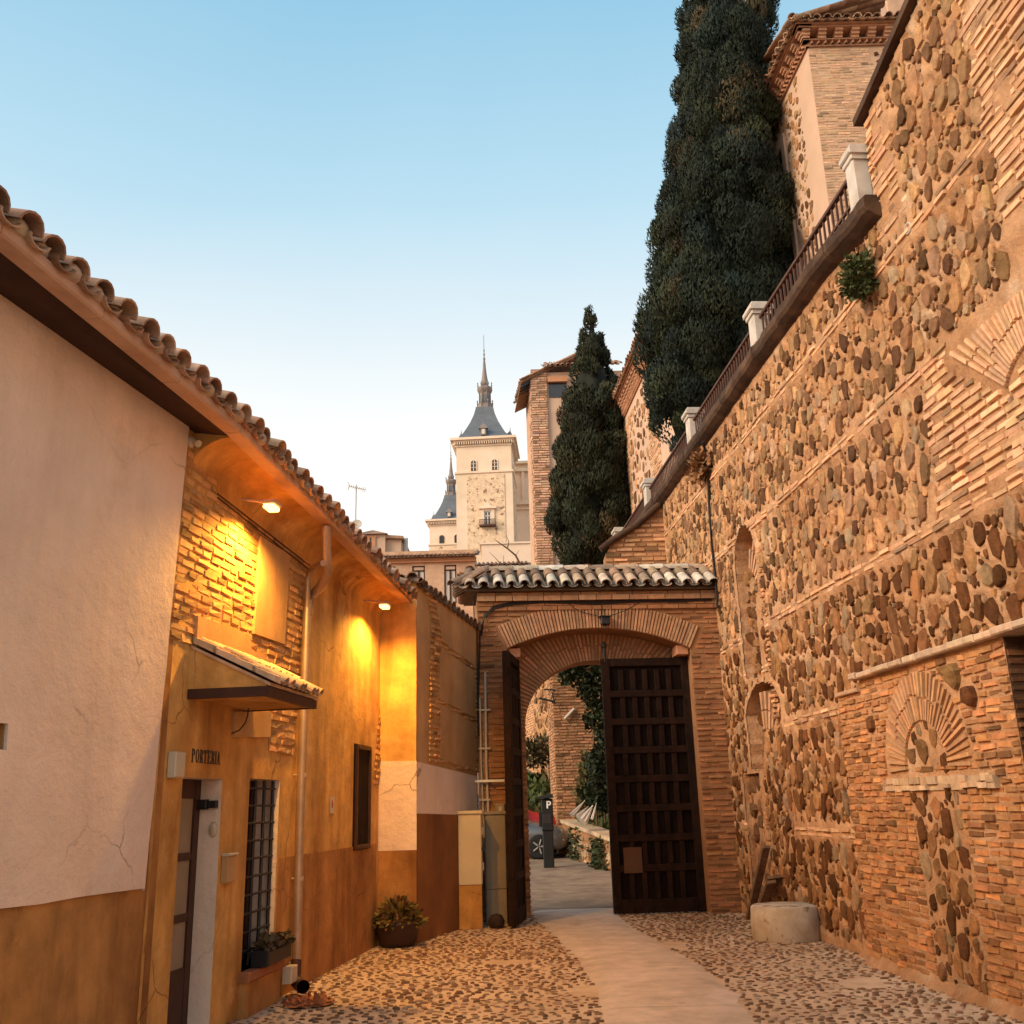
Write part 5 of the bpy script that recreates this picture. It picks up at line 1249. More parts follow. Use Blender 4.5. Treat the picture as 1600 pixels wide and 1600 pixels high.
def bracket_cornice(mb, fr, s0, s1, z0, z1):
    h = z1 - z0; cr = (.38, .18, .10)
    for a, b, n in ((0, .10, .05), (.28, .36, .12), (.80, .90, .26), (.90, 1.0, .32)): mb.box(fr, s0 - n, s1, z0 + a * h, z0 + b * h, -.02, n, jit(cr, .1))
    s = s0
    while s < s1:      # sawtooth course and paired brackets
        mb.add([fr.w(s, z0 + .1 * h, 0), fr.w(s + .075, z0 + .1 * h, .12), fr.w(s + .15, z0 + .1 * h, 0), fr.w(s, z0 + .28 * h, 0), fr.w(s + .075, z0 + .28 * h, .12), fr.w(s + .15, z0 + .28 * h, 0)], [(0, 1, 4, 3), (1, 2, 5, 4)], jit(cr, .2)); s += .15
    s = s0 - .15
    while s < s1:
        for zz0, zz1, n in ((.36, .5, .14), (.5, .65, .19), (.65, .80, .24)): mb.box(fr, s, s + .17, z0 + zz0 * h, z0 + zz1 * h, 0, n, jit((.52, .27, .16), .12))
        s += .36
mb = MB(); bracket_cornice(mb, UF, 0, 6, zc, zr); bracket_cornice(mb, UL, 0, 9, zc, zr); mb.build('cornice', M['brick'], uh)
mb = MB(); tiled(mb, UF, -.42, 6, zr - .03, .42, 20, 6); tiled(mb, UL, -.42, 9, zr - .03, .42, 20, 6); ridge(mb, UF.w(-.42, zr + .06, .42), UF.w(1.7, zr + 1.0, -1.8), .11); mb.build('roof', M['tile'], uh)
mb = MB(); mb.hexa([UF.w(.02, 7.6, -.05), UF.w(6, 7.6, -.05), UF.w(6, 7.6, -9), UF.w(.62, 7.6, -9), UF.w(.02, zc, -.05), UF.w(6, zc, -.05), UF.w(6, zc, -9), UF.w(.62, zc, -9)]); mb.build('rear_wall', M['pinkp'], uh)

ct = aty(1330, 30, 27); CT_ = Fr((aty(1310, 45, 27).x, 27), 90)
t = thing('roof_gable', CT_.w(1, 10, 0), 'pale pink gable and chimney rising behind the bracketed cornice', 'building')
zb = CT_.t(1340, 60)[1]; z1_ = CT_.t(1384, 6)[1]; z0_ = CT_.t(1310, 38)[1]; w1 = CT_.t(1384, 6)[0]
mb = MB(); mb.slab(CT_, [(-.6, 9), (w1 + 2.4, 9), (w1 + 2.4, z1_), (w1, z1_), (-.6, z0_ - .35)], -3, 0); mb.build('gable_wall', M['pinkp'], t)
mb = MB(); mb.box(CT_, w1, w1 + 1.3, z1_ - .6, z1_ + 2.5, -1.5, .05, bev=.03); mb.build('chimney', M['pinkb'], t)

# long house seen between the two cypresses
p_ = aty(1003, 603, 29); LH = Fr((p_.x, 29), -4, -1)
zE = 14.45
lh = thing('terrace_house', (p_.x + 2, 33, 7.7), 'rubble and brick house with dentilled eaves between the two cypresses', 'house')
mb = MB(); mb.box(LH, -6, 14, 7.5, zE, -8, 0); mb.build('wall', M['pinkp'], lh)
mb = MB(); stones(mb, LH, lambda s, z: int((s + 20) / 1.5) % 3 != 0, -2, 13, 8, zE - .3, .08, .2, 0, .03, 1800, 1.1, 1.05, HIC); mb.build('rubble', M['stone'], lh)
mb = MB(); bricks(mb, LH, lambda s, z: int((s + 20) / 1.5) % 3 == 0, -2, 13, 8, zE - .3, .09, .28, .02, 0, .015, BRP, .15, step=.1); mb.build('brickwork', M['brick'], lh)
mb = MB(); bracket_cornice(mb, LH, -6, 14, zE, zE + .65); mb.build('cornice', M['brick'], lh)
mb = MB(); tiled(mb, LH, -6, 14, zE + .62, .42, 20, 9, .24); mb.build('roof', M['tile'], lh)

# tall brick house with a deep timber eave
YB = 47.0; BF = Fr((aty(834, 720, YB).x, YB), 90); BL = Fr((aty(834, 720, YB).x, YB), -6, -1)
bt = BF.t(850, 585)[1]; br_ = BF.t(890, 720)[0] + 3.2
bh = thing('brick_house', (BF.p.x + 2, YB + 2, 2), 'tall narrow brick house with a deep dark timber eave beside the smaller cypress', 'house')
pw = BF.t(859, 720)[0]
mb = MB(); mb.box(BF, pw, br_, 3, bt + .15, -9, -.12); mb.build('wall', M['pinkp'], bh)
mb = MB(); mb.box(BF, 0, pw, 3, bt + .3, -.9, 0); mb.build('pier_core', M['mortarG'], bh)
mb = MB(); bricks(mb, BF, lambda s, z: True, 0, pw, 6, bt + .25, .13, .45, .035, 0, .03, (.55, .33, .22), .18, step=.1); bricks(mb, BL, lambda s, z: True, 0, .9, 6, bt + .2, .13, .4, .035, 0, .03, (.55, .33, .22), .18, step=.1); mb.build('brick_pier', M['brick'], bh)
mb = MB(); mb.box(BL, .9, 3.3, 3, bt - .5, -.6, -.1); mb.build('side_wall', M['pinkb'], bh)
a = BF.t(858, 620); b = BF.t(882, 597); mb = MB(); mb.box(BF, a[0], b[0] + .1, a[1], b[1], -.14, -.08); wq = mb.build('window', M['glass'], bh)
mb = MB(); mb.box(BF, a[0] - .05, b[0] + .15, b[1], b[1] + .28, -.12, .12); mb.build('lintel', M['trim'], wq)
def tri_roof():
    mb = MB()
    eL = BF.t(812, 592); O = BL.w(-.4, BL.t(834, 640)[1] + 1.2, 1.05)
    return mb
mb = MB(); n_o = BF.p.x - aty(815, 595, YB).x + .05
za_ = aty(815, 597, YB).z; zb_ = aty(806, 652, YB + 3.2).z
# left slope falls toward the street side: deep eave carried on timber
E0_, E1_ = BL.w(-.15, za_ - .1, n_o), BL.w(3.2, (za_ + zb_) / 2 - .1, n_o); up_ = (-BL.n * math.cos(rad(27)) + zz * math.sin(rad(27)))
tileroof(mb, E0_ + zz * .12, BL.d, up_, 12, 11, .27, .42, TILEC, .2, r=.11)
mb.hexa([E0_, E1_, E1_ + up_ * 4.5, E0_ + up_ * 4.5, E0_ + zz * .1, E1_ + zz * .1, E1_ + up_ * 4.5 + zz * .1, E0_ + up_ * 4.5 + zz * .1], (.25, .14, .09)); 
fz = BF.t(866, 575)[1]
tileroof(mb, BF.w(pw - .1, bt + .25, .4), BF.d, (-BF.n * math.cos(rad(27)) + zz * math.sin(rad(27))), 15, 7, .27, .42, TILEC, .2, r=.11)
mb.build('roof', M['tile'], bh)
mb = MB()
for k in range(9):
    s = .1 + k * .36; p = BL.w(s, za_ - .22, n_o - .06); mb.hexa([p, p + BL.d * .14, p + BL.d * .14 + up_ * 1.2, p + up_ * 1.2, p + zz * .12, p + BL.d * .14 + zz * .12, p + BL.d * .14 + up_ * 1.2 + zz * .12, p + up_ * 1.2 + zz * .12])
mb.build('rafters', mat('blue_timber', (.05, .075, .10), .8, .3, 6, .3, 30, .01), bh)

# ================================================================== HOUSES BEYOND THE LANE
YM = 62.0; MF = Fr((0, YM), 90)
def fp(u, v, f=None): return (f or MF).t(u, v)
mz = fp(660, 882)[1]; x0_, x1_ = fp(560, 890)[0], fp(742, 890)[0]
mh = thing('row_house', (x0_ + 3, YM + 2, 0), 'pale pink brick house with a tiled eave and three curtained windows beyond the gate', 'house')
wm = []
for u0, u1 in ((599, 618), (644, 664), (694, 713)): wm.append((fp(u0, 890)[0], fp(u1, 890)[0], mz - 2.6, fp(655, 884)[1]))
mb = MB(); mb.poly(MF, [(x0_ - 4, 0), (x1_, 0), (x1_, mz + .9), (x0_ - 4, mz + .9)], [[(a, c), (b, c), (b, d), (a, d)] for a, b, c, d in wm])
for a, b, c, d in wm: mb.reveal(MF, [(a, c), (b, c), (b, d), (a, d)], 0, -.15)
mb.quad(MF.w(x1_, 0, 0), MF.w(x1_, mz + .9, 0), MF.w(x1_, mz + .9, -8), MF.w(x1_, 0, -8)); mb.build('wall', M['pinkb'], mh)
for a, b, c, d in wm:
    mb = MB(); mb.box(MF, a, b, c, d, -.18, -.12); wq = mb.build('window', M['curtain'], mh)
    mb = MB()
    for q0, q1, q2, q3 in ((a, a + .09, c, d), (b - .09, b, c, d), ((a + b) / 2 - .06, (a + b) / 2 + .06, c, d - .3), (a, b, d - .36, d - .28), (a, b, d - .08, d)): mb.box(MF, q0, q1, q2, q3, -.12, -.06)
    mb.build('frame', M['darkwood'], wq)
    mb = MB(); mb.box(MF, a + .09, b - .09, d - .28, d - .08, -.11, -.08); mb.build('blind', M['pinkp'], wq)
mb = MB(); mb.box(MF, x0_ - 4, x1_ + .1, fp(660, 880)[1], fp(660, 873)[1], 0, .12); mb.box(MF, x0_ - 4, x1_ + .1, fp(660, 879.5)[1], fp(660, 878)[1], 0, .2); mb.build('eaves_band', M['trim'], mh)
mb = MB(); tiled(mb, MF, x0_ - 4, x1_ + .3, fp(660, 873)[1], .5, 20, 6, .26); mb.build('roof', M['tile'], mh)

YS = 76.0; SF = Fr((0, YS), 90)
sh_ = thing('roof_house', SF.w(fp(580, 850, SF)[0], 0, 0), 'small pale pink house with one window rising over the row house roof', 'house')
a0, z_t = fp(559, 836, SF); a1 = fp(602, 836, SF)[0]; a2 = fp(626, 840, SF)[0]
mb = MB(); mb.box(SF, a0, a1, 0, z_t, -6, 0); mb.build('wall', M['pinkp'], sh_)
mb = MB(); mb.box(SF, a1, a2, 0, fp(610, 840, SF)[1], -5, -.4); mb.build('lower_wing', M['pinkp'], sh_)
mb = MB(); mm_ = (a0 + a1) / 2; A = [SF.w(a0 - .2, z_t, .3), SF.w(a1 + .2, z_t, .3), SF.w(a1 + .2, z_t, -6), SF.w(a0 - .2, z_t, -6), SF.w(mm_, z_t + .55, -.6), SF.w(mm_, z_t + .55, -5)]
mb.add(A, [(0, 1, 4), (1, 2, 5, 4), (2, 3, 5), (3, 0, 4, 5), (0, 3, 2, 1)], (.35, .2, .13)); zz2 = fp(610, 840, SF)[1]
mb.hexa([SF.w(a1, zz2, .0), SF.w(a2 + .2, zz2 - .1, .0), SF.w(a2 + .2, zz2 - .1, -5), SF.w(a1, zz2, -5), SF.w(a1, zz2 + .25, 0), SF.w(a2 + .2, zz2 + .12, 0), SF.w(a2 + .2, zz2 + .12, -5), SF.w(a1, zz2 + .25, -5)], (.35, .2, .13)); mb.build('roof', M['tile'], sh_)
b0, c0_ = fp(571, 866, SF); b1_, c1_ = fp(587, 840, SF); mb = MB(); mb.box(SF, b0, b1_, c0_, c1_, .0, .04); wq = mb.build('window', M['glass'], sh_)
mb = MB(); mb.box(SF, b0, b0 + .32, c0_, c1_, .04, .09); mb.box(SF, b1_ - .32, b1_, c0_, c1_, .04, .09); mb.box(SF, b0 - .1, b1_ + .1, c1_, c1_ + .15, .0, .1); mb.build('shutter', M['trim'], wq)
cp, cz1 = fp(631.5, 836, SF); cz0 = fp(631, 870, SF)[1]; mb = MB(); c = SF.w(cp, 0, -1); mb.lathe((c.x, c.y, cz0 - 2), [(.2, 0), (.2, cz1 - cz0 + 2)], 12); mb.lathe((c.x, c.y, cz0 - .1), [(.55, -1), (.5, .3), (.25, .5)], 8)
tag(mb.build('flue_pipe', M['pvc']), 'grey flue pipe standing on the roof line right of the small pink house', 'flue')
an = thing('antenna', SF.w(fp(556, 830, SF)[0], 0, .2), 'television aerial with a small dish on a tall thin mast over the low house roof', 'antenna')
mb = MB(); a_, zt_ = fp(557, 758, SF); zb_ = fp(557, 850, SF)[1]; mb.tube([SF.w(a_, zb_ - 3, .1), SF.w(a_, zt_, .1)], .05, 6); mb.build('mast', M['pvc'], an)
mb = MB(); l_ = fp(546, 760, SF); r_ = fp(571, 766, SF); mb.tube([SF.w(l_[0], l_[1], .1), SF.w(r_[0], r_[1], .1)], .035, 5)
for k in range(9):
    f = k / 8; p = SF.w(l_[0] + (r_[0] - l_[0]) * f, l_[1] + (r_[1] - l_[1]) * f, .1); L_ = .35 if k < 7 else .5; mb.tube([p + Vector((0, -.3, -L_ * .6)), p + Vector((0, .3, L_ * .6))], .025, 4)
for dz in (-.35, .35): mb.tube([SF.w(l_[0], l_[1], .1), SF.w(l_[0] - .1, l_[1] + dz, .1)], .03, 4)
mb.build('aerial', M['pvc'], an)
mb = MB(); dcx, dcz = fp(558, 821, SF); c = SF.w(dcx, dcz, .3); mb.lathe(c, [(.02, -.08), (.22, -.05), (.40, .03), (.42, .06), (.38, .05), (.02, -.04)], 18, ax=(Vector((1, 0, 0)), Vector((0, .3, 1)).normalized(), Vector((.15, -1, .3)).normalized())); mb.tube([c, c + Vector((-.5, -.5, -.1))], .03, 5); mb.build('dish', M['pvc'], an)

YW = 105.0; WF = Fr((0, YW), 90)
t = thing('pale_block', WF.w(fp(785, 860, WF)[0], 0, 0), 'plain pale wall block at the foot of the stone tower', 'building')
mb = MB(); a, zt_ = fp(752, 851, WF); b = fp(845, 851, WF)[0]; mb.box(WF, a, b, 0, zt_, -6, 0); mb.build('wall', M['tstone'], t)
mb = MB(); mb.box(WF, a - .2, b, zt_, zt_ + .2, -6, .15); mb.build('coping', M['tstone'], t)
YK = 58.0; KF = Fr((0, YK), 90); t = thing('low_roof', KF.w(fp(785, 880, KF)[0], 0, 0), 'low dark tiled roof showing just over the gateway ridge', 'roof')
mb = MB(); a, z_ = fp(744, 883, KF); b = fp(830, 883, KF)[0]; tiled(mb, KF, a, b, z_ - .1, 0, 20, 3, .26, [(.2, .11, .07), (.26, .15, .1)]); mb.build('tiles', M['tile'], t)
mb = MB(); mb.box(KF, a, b, 0, z_ - .05, -4, -.4); mb.build('wall', M['pinkp'], t)
# bare branch
mb = MB(); T_ = Fr((0, 52), 90); W3 = lambda u, v: T_.w(*T_.t(u, v), 0)
mb.tube([W3(818, 892), W3(806, 868), W3(793, 857), W3(780, 848), W3(772, 842)], [.07, .055, .045, .03, .012], 5); mb.tube([W3(793, 857), W3(795, 846), W3(791, 836)], [.03, .02, .008], 4); mb.tube([W3(806, 868), W3(811, 860)], [.02, .008], 4); mb.tube([W3(788, 888), W3(776, 874), W3(764, 862)], [.03, .02, .008], 4); mb.tube([W3(786, 890), W3(787, 868)], [.02, .008], 4)
tag(mb.build('bare_branch', M['bark']), 'bare leafless branch in front of the pale block', 'branch')

# ================================================================== THE FORTRESS TOWERS
def tower(axis_u, YT, k, label, full=True):
    """k: size relative to the near tower; measured at the near one"""
    f0 = Fr((0, 190), 90); fT = Fr((0, YT), 90)
    cx = fT.t(axis_u, 700)[0]
    z = lambda v: f0.t(755, v)[1]
    zoff = fT.t(axis_u, 812 if not full else 685)[1] - z(685) * k if not full else 0
    f1 = Fr((0, 190 + 5.5), 90); bl_ = lambda v: min(1, max(0, (685 - v) / 45)); z = lambda v: f0.t(755, v)[1] * (1 - bl_(v)) + f1.t(755, v)[1] * bl_(v)
    Z = lambda v: z(v) * k + zoff
    px = 190 / FPX * 1.045 * k          # metres per picture pixel
    rot = 3.5; F_ = Fr((cx, YT), 90 + rot); hw = 44.5 * px
    t = thing('fortress_tower', (cx, YT + hw, 0), label, 'tower', 'slate spired fortress towers')
    c3 = F_.w(0, 0, -hw)
    def face(i):
        a = 90 + rot + 90 * i; f = Fr((c3.x, c3.y), a); f.p = f.p + f.n * hw; return f
    mb = MB(); mb.box(F_, -hw, hw, 0, Z(737), -2 * hw, 0); mb.build('shaft', M['tstone'], t)
    mb = MB()
    for i in (0, 1, 3): mb.box(face(i), -hw * .62, hw * .72, 0, Z(742), -.1, .12)
    mb.build('rubble_panel', M['trubble'], t)
    mb = MB(); mb.box(F_, -hw - .25, hw + .25, Z(739), Z(736), -2 * hw - .25, .25); mb.build('string_course', M['tstone'], t)
    mb = MB(); mb.box(F_, -hw + .1, hw - .1, Z(736), Z(692), -2 * hw + .1, -.1); mb.build('belfry_wall', M['tstone'], t)
    mb = MB(); o = hw + 8 * px; 
    mb.box(F_, -hw - .1, hw + .1, Z(697), Z(694), -2 * hw - .1, .1); mb.box(F_, -o + .5, o - .5, Z(690), Z(688), -2 * hw - 8 * px + .5, 8 * px - .5); mb.box(F_, -o, o, Z(688), Z(684.5), -2 * hw - 8 * px, 8 * px)
    mb.build('cornice', M['tstone'], t)
    mb = MB()
    for i in range(4):
        f = face(i); n = 26
        for q in range(n): 
            s = -hw - .3 + (2 * hw + .6) * (q + .25) / n; mb.box(f, s, s + (2 * hw + .6) / n * .5, Z(694), Z(690), -.1, 5 * px)
    mb.build('dentils', M['tstone'], t)
    # slate roof with concave flare
    mb = MB(); prof = [(w_ * px, v_) for w_, v_ in ((46, 684.5), (40, 681), (34.5, 676), (30, 670), (23, 660), (17.5, 650), (14.5, 642), (14.3, 640))]
    mb.lathe((c3.x, c3.y, 0), [(r * 1.4142, Z(v)) for r, v in prof], 4, sm=False, rot=rad(45 - rot)); mb.build('slate_roof', M['slate'], t)
    LT = mat('lantern_slate' + str(full), (.24, .19, .17), .75, .2, 1, .2, 4, .03)
    mb = MB(); r8 = 13 * px
    mb.lathe((c3.x, c3.y, 0), [(14.5 * px, Z(643)), (15.5 * px, Z(641)), (14 * px, Z(639)), (13.5 * px, Z(634)), (14.2 * px, Z(632.5))], 8, sm=False, rot=rad(22.5))
    mb.lathe((c3.x, c3.y, 0), [(10 * px, Z(636)), (9.4 * px, Z(615)), (12 * px, Z(612)), (13.5 * px, Z(609)), (13 * px, Z(607)), (9 * px, Z(604)), (5 * px, Z(603)), (4 * px, Z(602))], 8, sm=False, rot=rad(22.5))
    for q in range(8):
        a = rad(22.5 + 45 * q)
        for R_, v0, v1, w in ((13.5 * px, 641, 629, .9), (12.4 * px, 609, 601, .8), (9.6 * px, 634, 613, 1.1)):
            x, y = c3.x + R_ * math.cos(a), c3.y + R_ * math.sin(a); mb.lathe((x, y, 0), [(w * px, Z(v0)), (w * px * .9, Z(v1) - 1 * px), (w * px * 1.4, Z(v1)), (.1, Z(v1) + 2.2 * px)], 6)
    mb.build('lantern', LT, t)
    mb = MB()
    for q in range(8):
        a = rad(45 * q); ax = (Vector((-math.sin(a), math.cos(a), 0)), Vector((0, 0, 1)), Vector((math.cos(a), math.sin(a), 0))); x, y = c3.x + 9.2 * px * math.cos(a), c3.y + 9.2 * px * math.sin(a)
        w = 2.4 * px; A = [Vector((x, y, 0)) + ax[0] * s for s in (-w, w)]
        mb.add([A[0] + zz * Z(633), A[1] + zz * Z(633), A[1] + zz * Z(619), A[0] + zz * Z(619)], [(0, 1, 2, 3)])
    mb.build('lantern_glazing', M['slate'], t)
    mb = MB(); mb.lathe((c3.x, c3.y, 0), [(5 * px, Z(604)), (7 * px, Z(600)), (7.2 * px, Z(598)), (5.5 * px, Z(594)), (4.6 * px, Z(590)), (3 * px, Z(578)), (1.9 * px, Z(565)), (1.5 * px, Z(563)), (2.3 * px, Z(560.5)), (1.2 * px, Z(558)), (.8 * px, Z(556)), (1.7 * px, Z(553.5)), (.7 * px, Z(551)), (1.2 * px, Z(547)), (.5 * px, Z(545)), (.42 * px, Z(525)), (.1 * px, Z(522))], 12); mb.build('spire', LT, t)
    # dormers
    for i in range(4):
        f = face(i); d = MB(); w = 4.2 * px; zd = Z(680); nd = -2 * px; zt = zd + 11 * px
        d.box(f, -w, w, zd, zt, nd - 10 * px, nd); d.add([f.w(-w * 1.9, zt, nd + 1.5 * px), f.w(w * 1.9, zt, nd + 1.5 * px), f.w(0, zt + 10 * px, nd - 2 * px), f.w(-w * 1.6, zt, nd - 10 * px), f.w(w * 1.6, zt, nd - 10 * px)], [(0, 1, 2), (0, 2, 3), (1, 4, 2), (0, 3, 4, 1), (2, 4, 3)]); d.tube([f.w(0, zt + 9 * px, nd - 2 * px), f.w(0, zt + 17 * px, nd - 2 * px)], [.9 * px, .15 * px], 6)
        do = d.build('dormer', LT, t)
        d = MB(); d.box(f, -w * .55, w * .55, zd + 1.5 * px, zt - 1.5 * px, nd, nd + .06); d.build('dormer_window', M['curtain'], do)
    # upper arched windows
    for i in ((0, 3) if full else (0,)):
        f = face(i)
        for s in (-16.5 * px, 17 * px):
            w = 4.1 * px; zb, zs = Z(734.5), Z(722.5); loop = [(s - w, zb), (s + w, zb)] + [(s + w * math.cos(rad(a)), zs + w * math.sin(rad(a))) for a in range(0, 181, 20)]
            mb = MB(); mb.slab(f, loop, -.25, -.02); wq = mb.build('window', M['glass'], t)
            mb = MB(); big = [(s + (x - s) * 1.28, zb + (y - zb) * 1.08) for x, y in loop]; mb.slab(f, big, -.2, .05, holes=[loop]); 
            for x0, x1, y0, y1 in ((s - .08, s + .08, zb, zs + w), (s - w, s + w, zs - 2 * px, zs - 1.2 * px), (s - w, s + w, zb + 5 * px, zb + 5.8 * px)): mb.box(f, x0, x1, y0, y1, -.1, .02)
            mb.build('surround', M['darkwood'] if not full else M['tstone'], wq)
    f = face(0); s = 4.5 * px; w = 5.6 * px; zb, zt = Z(821), Z(799)
    mb = MB(); mb.box(f, s - w, s + w, zb, zt, .1, .16); wq = mb.build('window', M['glass'], t)
    mb = MB()
    for x0, x1, y0, y1 in ((s - w, s - w + .25, zb, zt), (s + w - .25, s + w, zb, zt), (s - .13, s + .13, zb, zt), (s - w, s + w, zt - .25, zt), (s - w, s + w, zb + (zt - zb) * .62, zb + (zt - zb) * .62 + .2)): mb.box(f, x0, x1, y0, y1, .16, .24)
    mb.build('frame', M['curtain'], wq)
    mb = MB(); mb.box(f, s - w * 1.9, s - w, zb, zt + 3 * px, .1, .4); mb.box(f, s + w, s + w * 1.9, zb, zt + 3 * px, .1, .4); mb.box(f, s - w, s + w, zt, zt + 3 * px, .1, .4); mb.box(f, s - w * 2.4, s + w * 2.4, zt + 3 * px, zt + 5.5 * px, .1, .8)
    mb.slab(f, [(s - w * 2.1, zt + 5.5 * px), (s + w * 2.1, zt + 5.5 * px), (s + w, zt + 8 * px), (s + w * .5, zt + 13 * px), (s, zt + 16 * px), (s - w * .5, zt + 13 * px), (s - w, zt + 8 * px)], .1, .45); mb.build('surround', M['tstone'], wq)
    mb = MB(); mb.box(f, s - w * 2.3, s + w * 2.3, zb - .4, zb - .1, .1, 1.2)
    for q in range(22): mb.box(f, s - w * 2.2 + w * 4.4 * q / 21 - .03, s - w * 2.2 + w * 4.4 * q / 21 + .03, zb - .1, zb + 7 * px, 1.1, 1.16)
    mb.box(f, s - w * 2.25, s + w * 2.25, zb + 7 * px, zb + 7.6 * px, 1.06, 1.2); mb.build('balcony', M['railiron'], wq)
    return t
tower(755.5, 190, 1.0, 'nearer square fortress tower with slate spire, arched belfry windows and a balcony')
tower(700.5, 262, .965, 'farther fortress tower half hidden to the left behind the nearer one', full=False)
YA = 205.0; AF = Fr((0, YA), 90)
ff = thing('fortress', AF.w(fp(820, 800, AF)[0], 0, 0), 'pale stone fortress front beside the tower, lit by wall lanterns', 'building')
mb = MB(); a, zt_ = fp(800, 722, AF); b = fp(900, 722, AF)[0]; mb.box(AF, a, b, 0, zt_, -20, 0); mb.build('wall', M['tstone'], ff)
mb = MB()
for v0, v1, n in ((726, 722, .9), (738, 733, .8), (790, 784, .9), (797, 795, .5)): mb.box(AF, a, b, fp(810, v0, AF)[1], fp(810, v1, AF)[1], 0, n)
for u in (817.5, 840, 862): mb.box(AF, fp(u - 2, 760, AF)[0], fp(u + 2, 760, AF)[0], fp(810, 786, AF)[1], fp(810, 738, AF)[1], 0, .6)
mb.build('cornice', M['tstone'], ff)

# ================================================================== BEYOND THE GATE
# low planter wall
LW = Fr((2.62, 20.6), math.degrees(math.atan2(1.0 - 2.62, 30.5 - 20.6)), -1)
lwl = math.hypot(1.62, 9.9); zl = lambda s: .60 + .62 * s / lwl
lw = thing('planter_wall', LW.w(4, gz(24), 0), 'low rubble planter wall with a flat stone coping along the road beyond the gate', 'wall')
mb = MB(); mb.slab(LW, [(0, -.2), (lwl, .1), (lwl, zl(lwl)), (0, zl(0))], -.4, 0); mb.build('mortar', M['mortarG'], lw)
mb = MB(); stones(mb, LW, lambda s, z: z < zl(s) - .1, 0, lwl, .05, 1.2, .08, .2, 0, .03, 1400, .8, 1.03, [(.34, .22, .13), (.28, .17, .10), (.4, .27, .16)]); mb.build('rubble', M['stone'], lw)
mb = MB()
for k in range(28):
    s = k * lwl / 28; e = s + lwl / 28 - .01; mb.hexa([LW.w(s, zl(s), -.42), LW.w(e, zl(e), -.42), LW.w(e, zl(e), .05), LW.w(s, zl(s), .05)] + [LW.w(x, zl(x) + .09, n) for x, n in ((s, -.42), (e, -.42), (e, .05), (s, .05))], jit((.46, .32, .2), .15))
mb.build('coping', M['brick'], lw)
# bank behind it
mb = MB(); vs = []; nS = 16
for k in range(nS + 1):
    s = lwl * 1.5 * k / nS; z = min(zl(s), 1.6)
    for j, (n, dz) in enumerate(((-.38, -.02), (-.9, .18), (-1.6, .45), (-3.2, 1.2))): vs.append(LW.w(s, z + dz + .08 * noise.noise((s, n * 2, 0)), n))
mb.add(vs, [(4 * k + j, 4 * k + j + 1, 4 * k + j + 5, 4 * k + j + 4) for k in range(nS) for j in range(3)], sm=True); kind(mb.build('bank', mat('grassy_bank', (.07, .085, .03), .95, .4, 5, .6, 30, .02, col2=(.11, .07, .04))), 'structure')
mb = MB()
for _ in range(9000):
    s = random.uniform(0, lwl * 1.5); n = random.uniform(-1.8, -.4); 
    if noise.noise((s * .8, n * 1.5, 3)) < -.15: continue
    P = LW.w(s, min(zl(s), 1.6) + (-n - .38) * .37, n); leaves(mb, P, Vector((random.gauss(0, .4), random.gauss(0, .4), 1)), random.uniform(.08, .22), jit(random.choice([(.05, .085, .02), (.07, .08, .025), (.11, .09, .04)]), .3), .8)
o = kind(mb.build('grass', M['leaf']), 'stuff'); o['label'] = 'rough grass on the bank behind the low planter wall'; o['category'] = 'grass'
# brick pillar standing in the bank
BP = Fr((aty(868, 1200, 29.5).x, 29.5), 88)
bpw = BP.t(945, 1150)[0]
bpil = thing('brick_pillar', BP.w(bpw / 2, 1, 0), 'massive brick buttress seen through the gate with a grey bar fixed across it', 'wall')
mb = MB(); mb.box(BP, 0, bpw + 1.2, .3, 6.0, -2.5, 0); mb.build('mortar', M['mortarG'], bpil)
mb = MB(); bricks(mb, BP, lambda s, z: True, 0, bpw + 1.2, .6, 6, .085, .27, .026, 0, .03, (.40, .20, .10), .25, step=.05); bricks(mb, Fr((BP.p.x, BP.p.y), -2, -1), lambda s, z: True, 0, 2, .6, 6, .085, .27, .026, 0, .03, (.46, .25, .13), .25, step=.05); mb.build('bricks', M['brick'], bpil)
mb = MB(); mb.tube([BP.w(*BP.t(882, 1124), .1), BP.w(*BP.t(897, 1108), .1)], .05, 6); mb.build('bar', M['pvc'], bpil)
# far wall on the left through the gate
FWf = Fr((aty(812, 1150, 41).x, 41), math.degrees(math.atan2(aty(872, 1150, 33).x - aty(812, 1150, 41).x, 33 - 41)) , 1)
fw = thing('far_wall', FWf.w(3, 1, 0), 'rubble wall with brick courses seen deep through the gate arch', 'wall')
mb = MB(); mb.box(FWf, -4, 9, .2, 6.8, -.5, 0); mb.build('mortar', M['mortar'], fw)
mb = MB(); stones(mb, FWf, lambda s, z: s > 3.6, 3.5, 9, 1, 6.6, .08, .17, 0, .04, 1500, 1.2, 1.03, HIC); mb.build('rubble', M['stone'], fw)
mb = MB(); bricks(mb, FWf, lambda s, z: s < 3.5, -3, 3.6, 1, 6.7, .09, .28, .03, 0, .025, BRP, .2, step=.06); mb.build('bricks', M['brick'], fw)
sl_ = MB(); vs = []
for k in range(9):
    x = -.6 + 2.6 * k / 8
    for j, (y, z) in enumerate(((31.5, 1.25), (34, 1.9), (37, 2.6), (41, 3.3))): vs.append((x - (y - 31) * .06, y, z + .18 * noise.noise((x * 2, y, 0)) + (x - .5) * .12))
sl_.add(vs, [(4 * k + j, 4 * k + j + 1, 4 * k + j + 5, 4 * k + j + 4) for k in range(8) for j in range(3)], sm=True); kind(sl_.build('grass_slope', bpy.data.materials['grassy_bank']), 'structure')
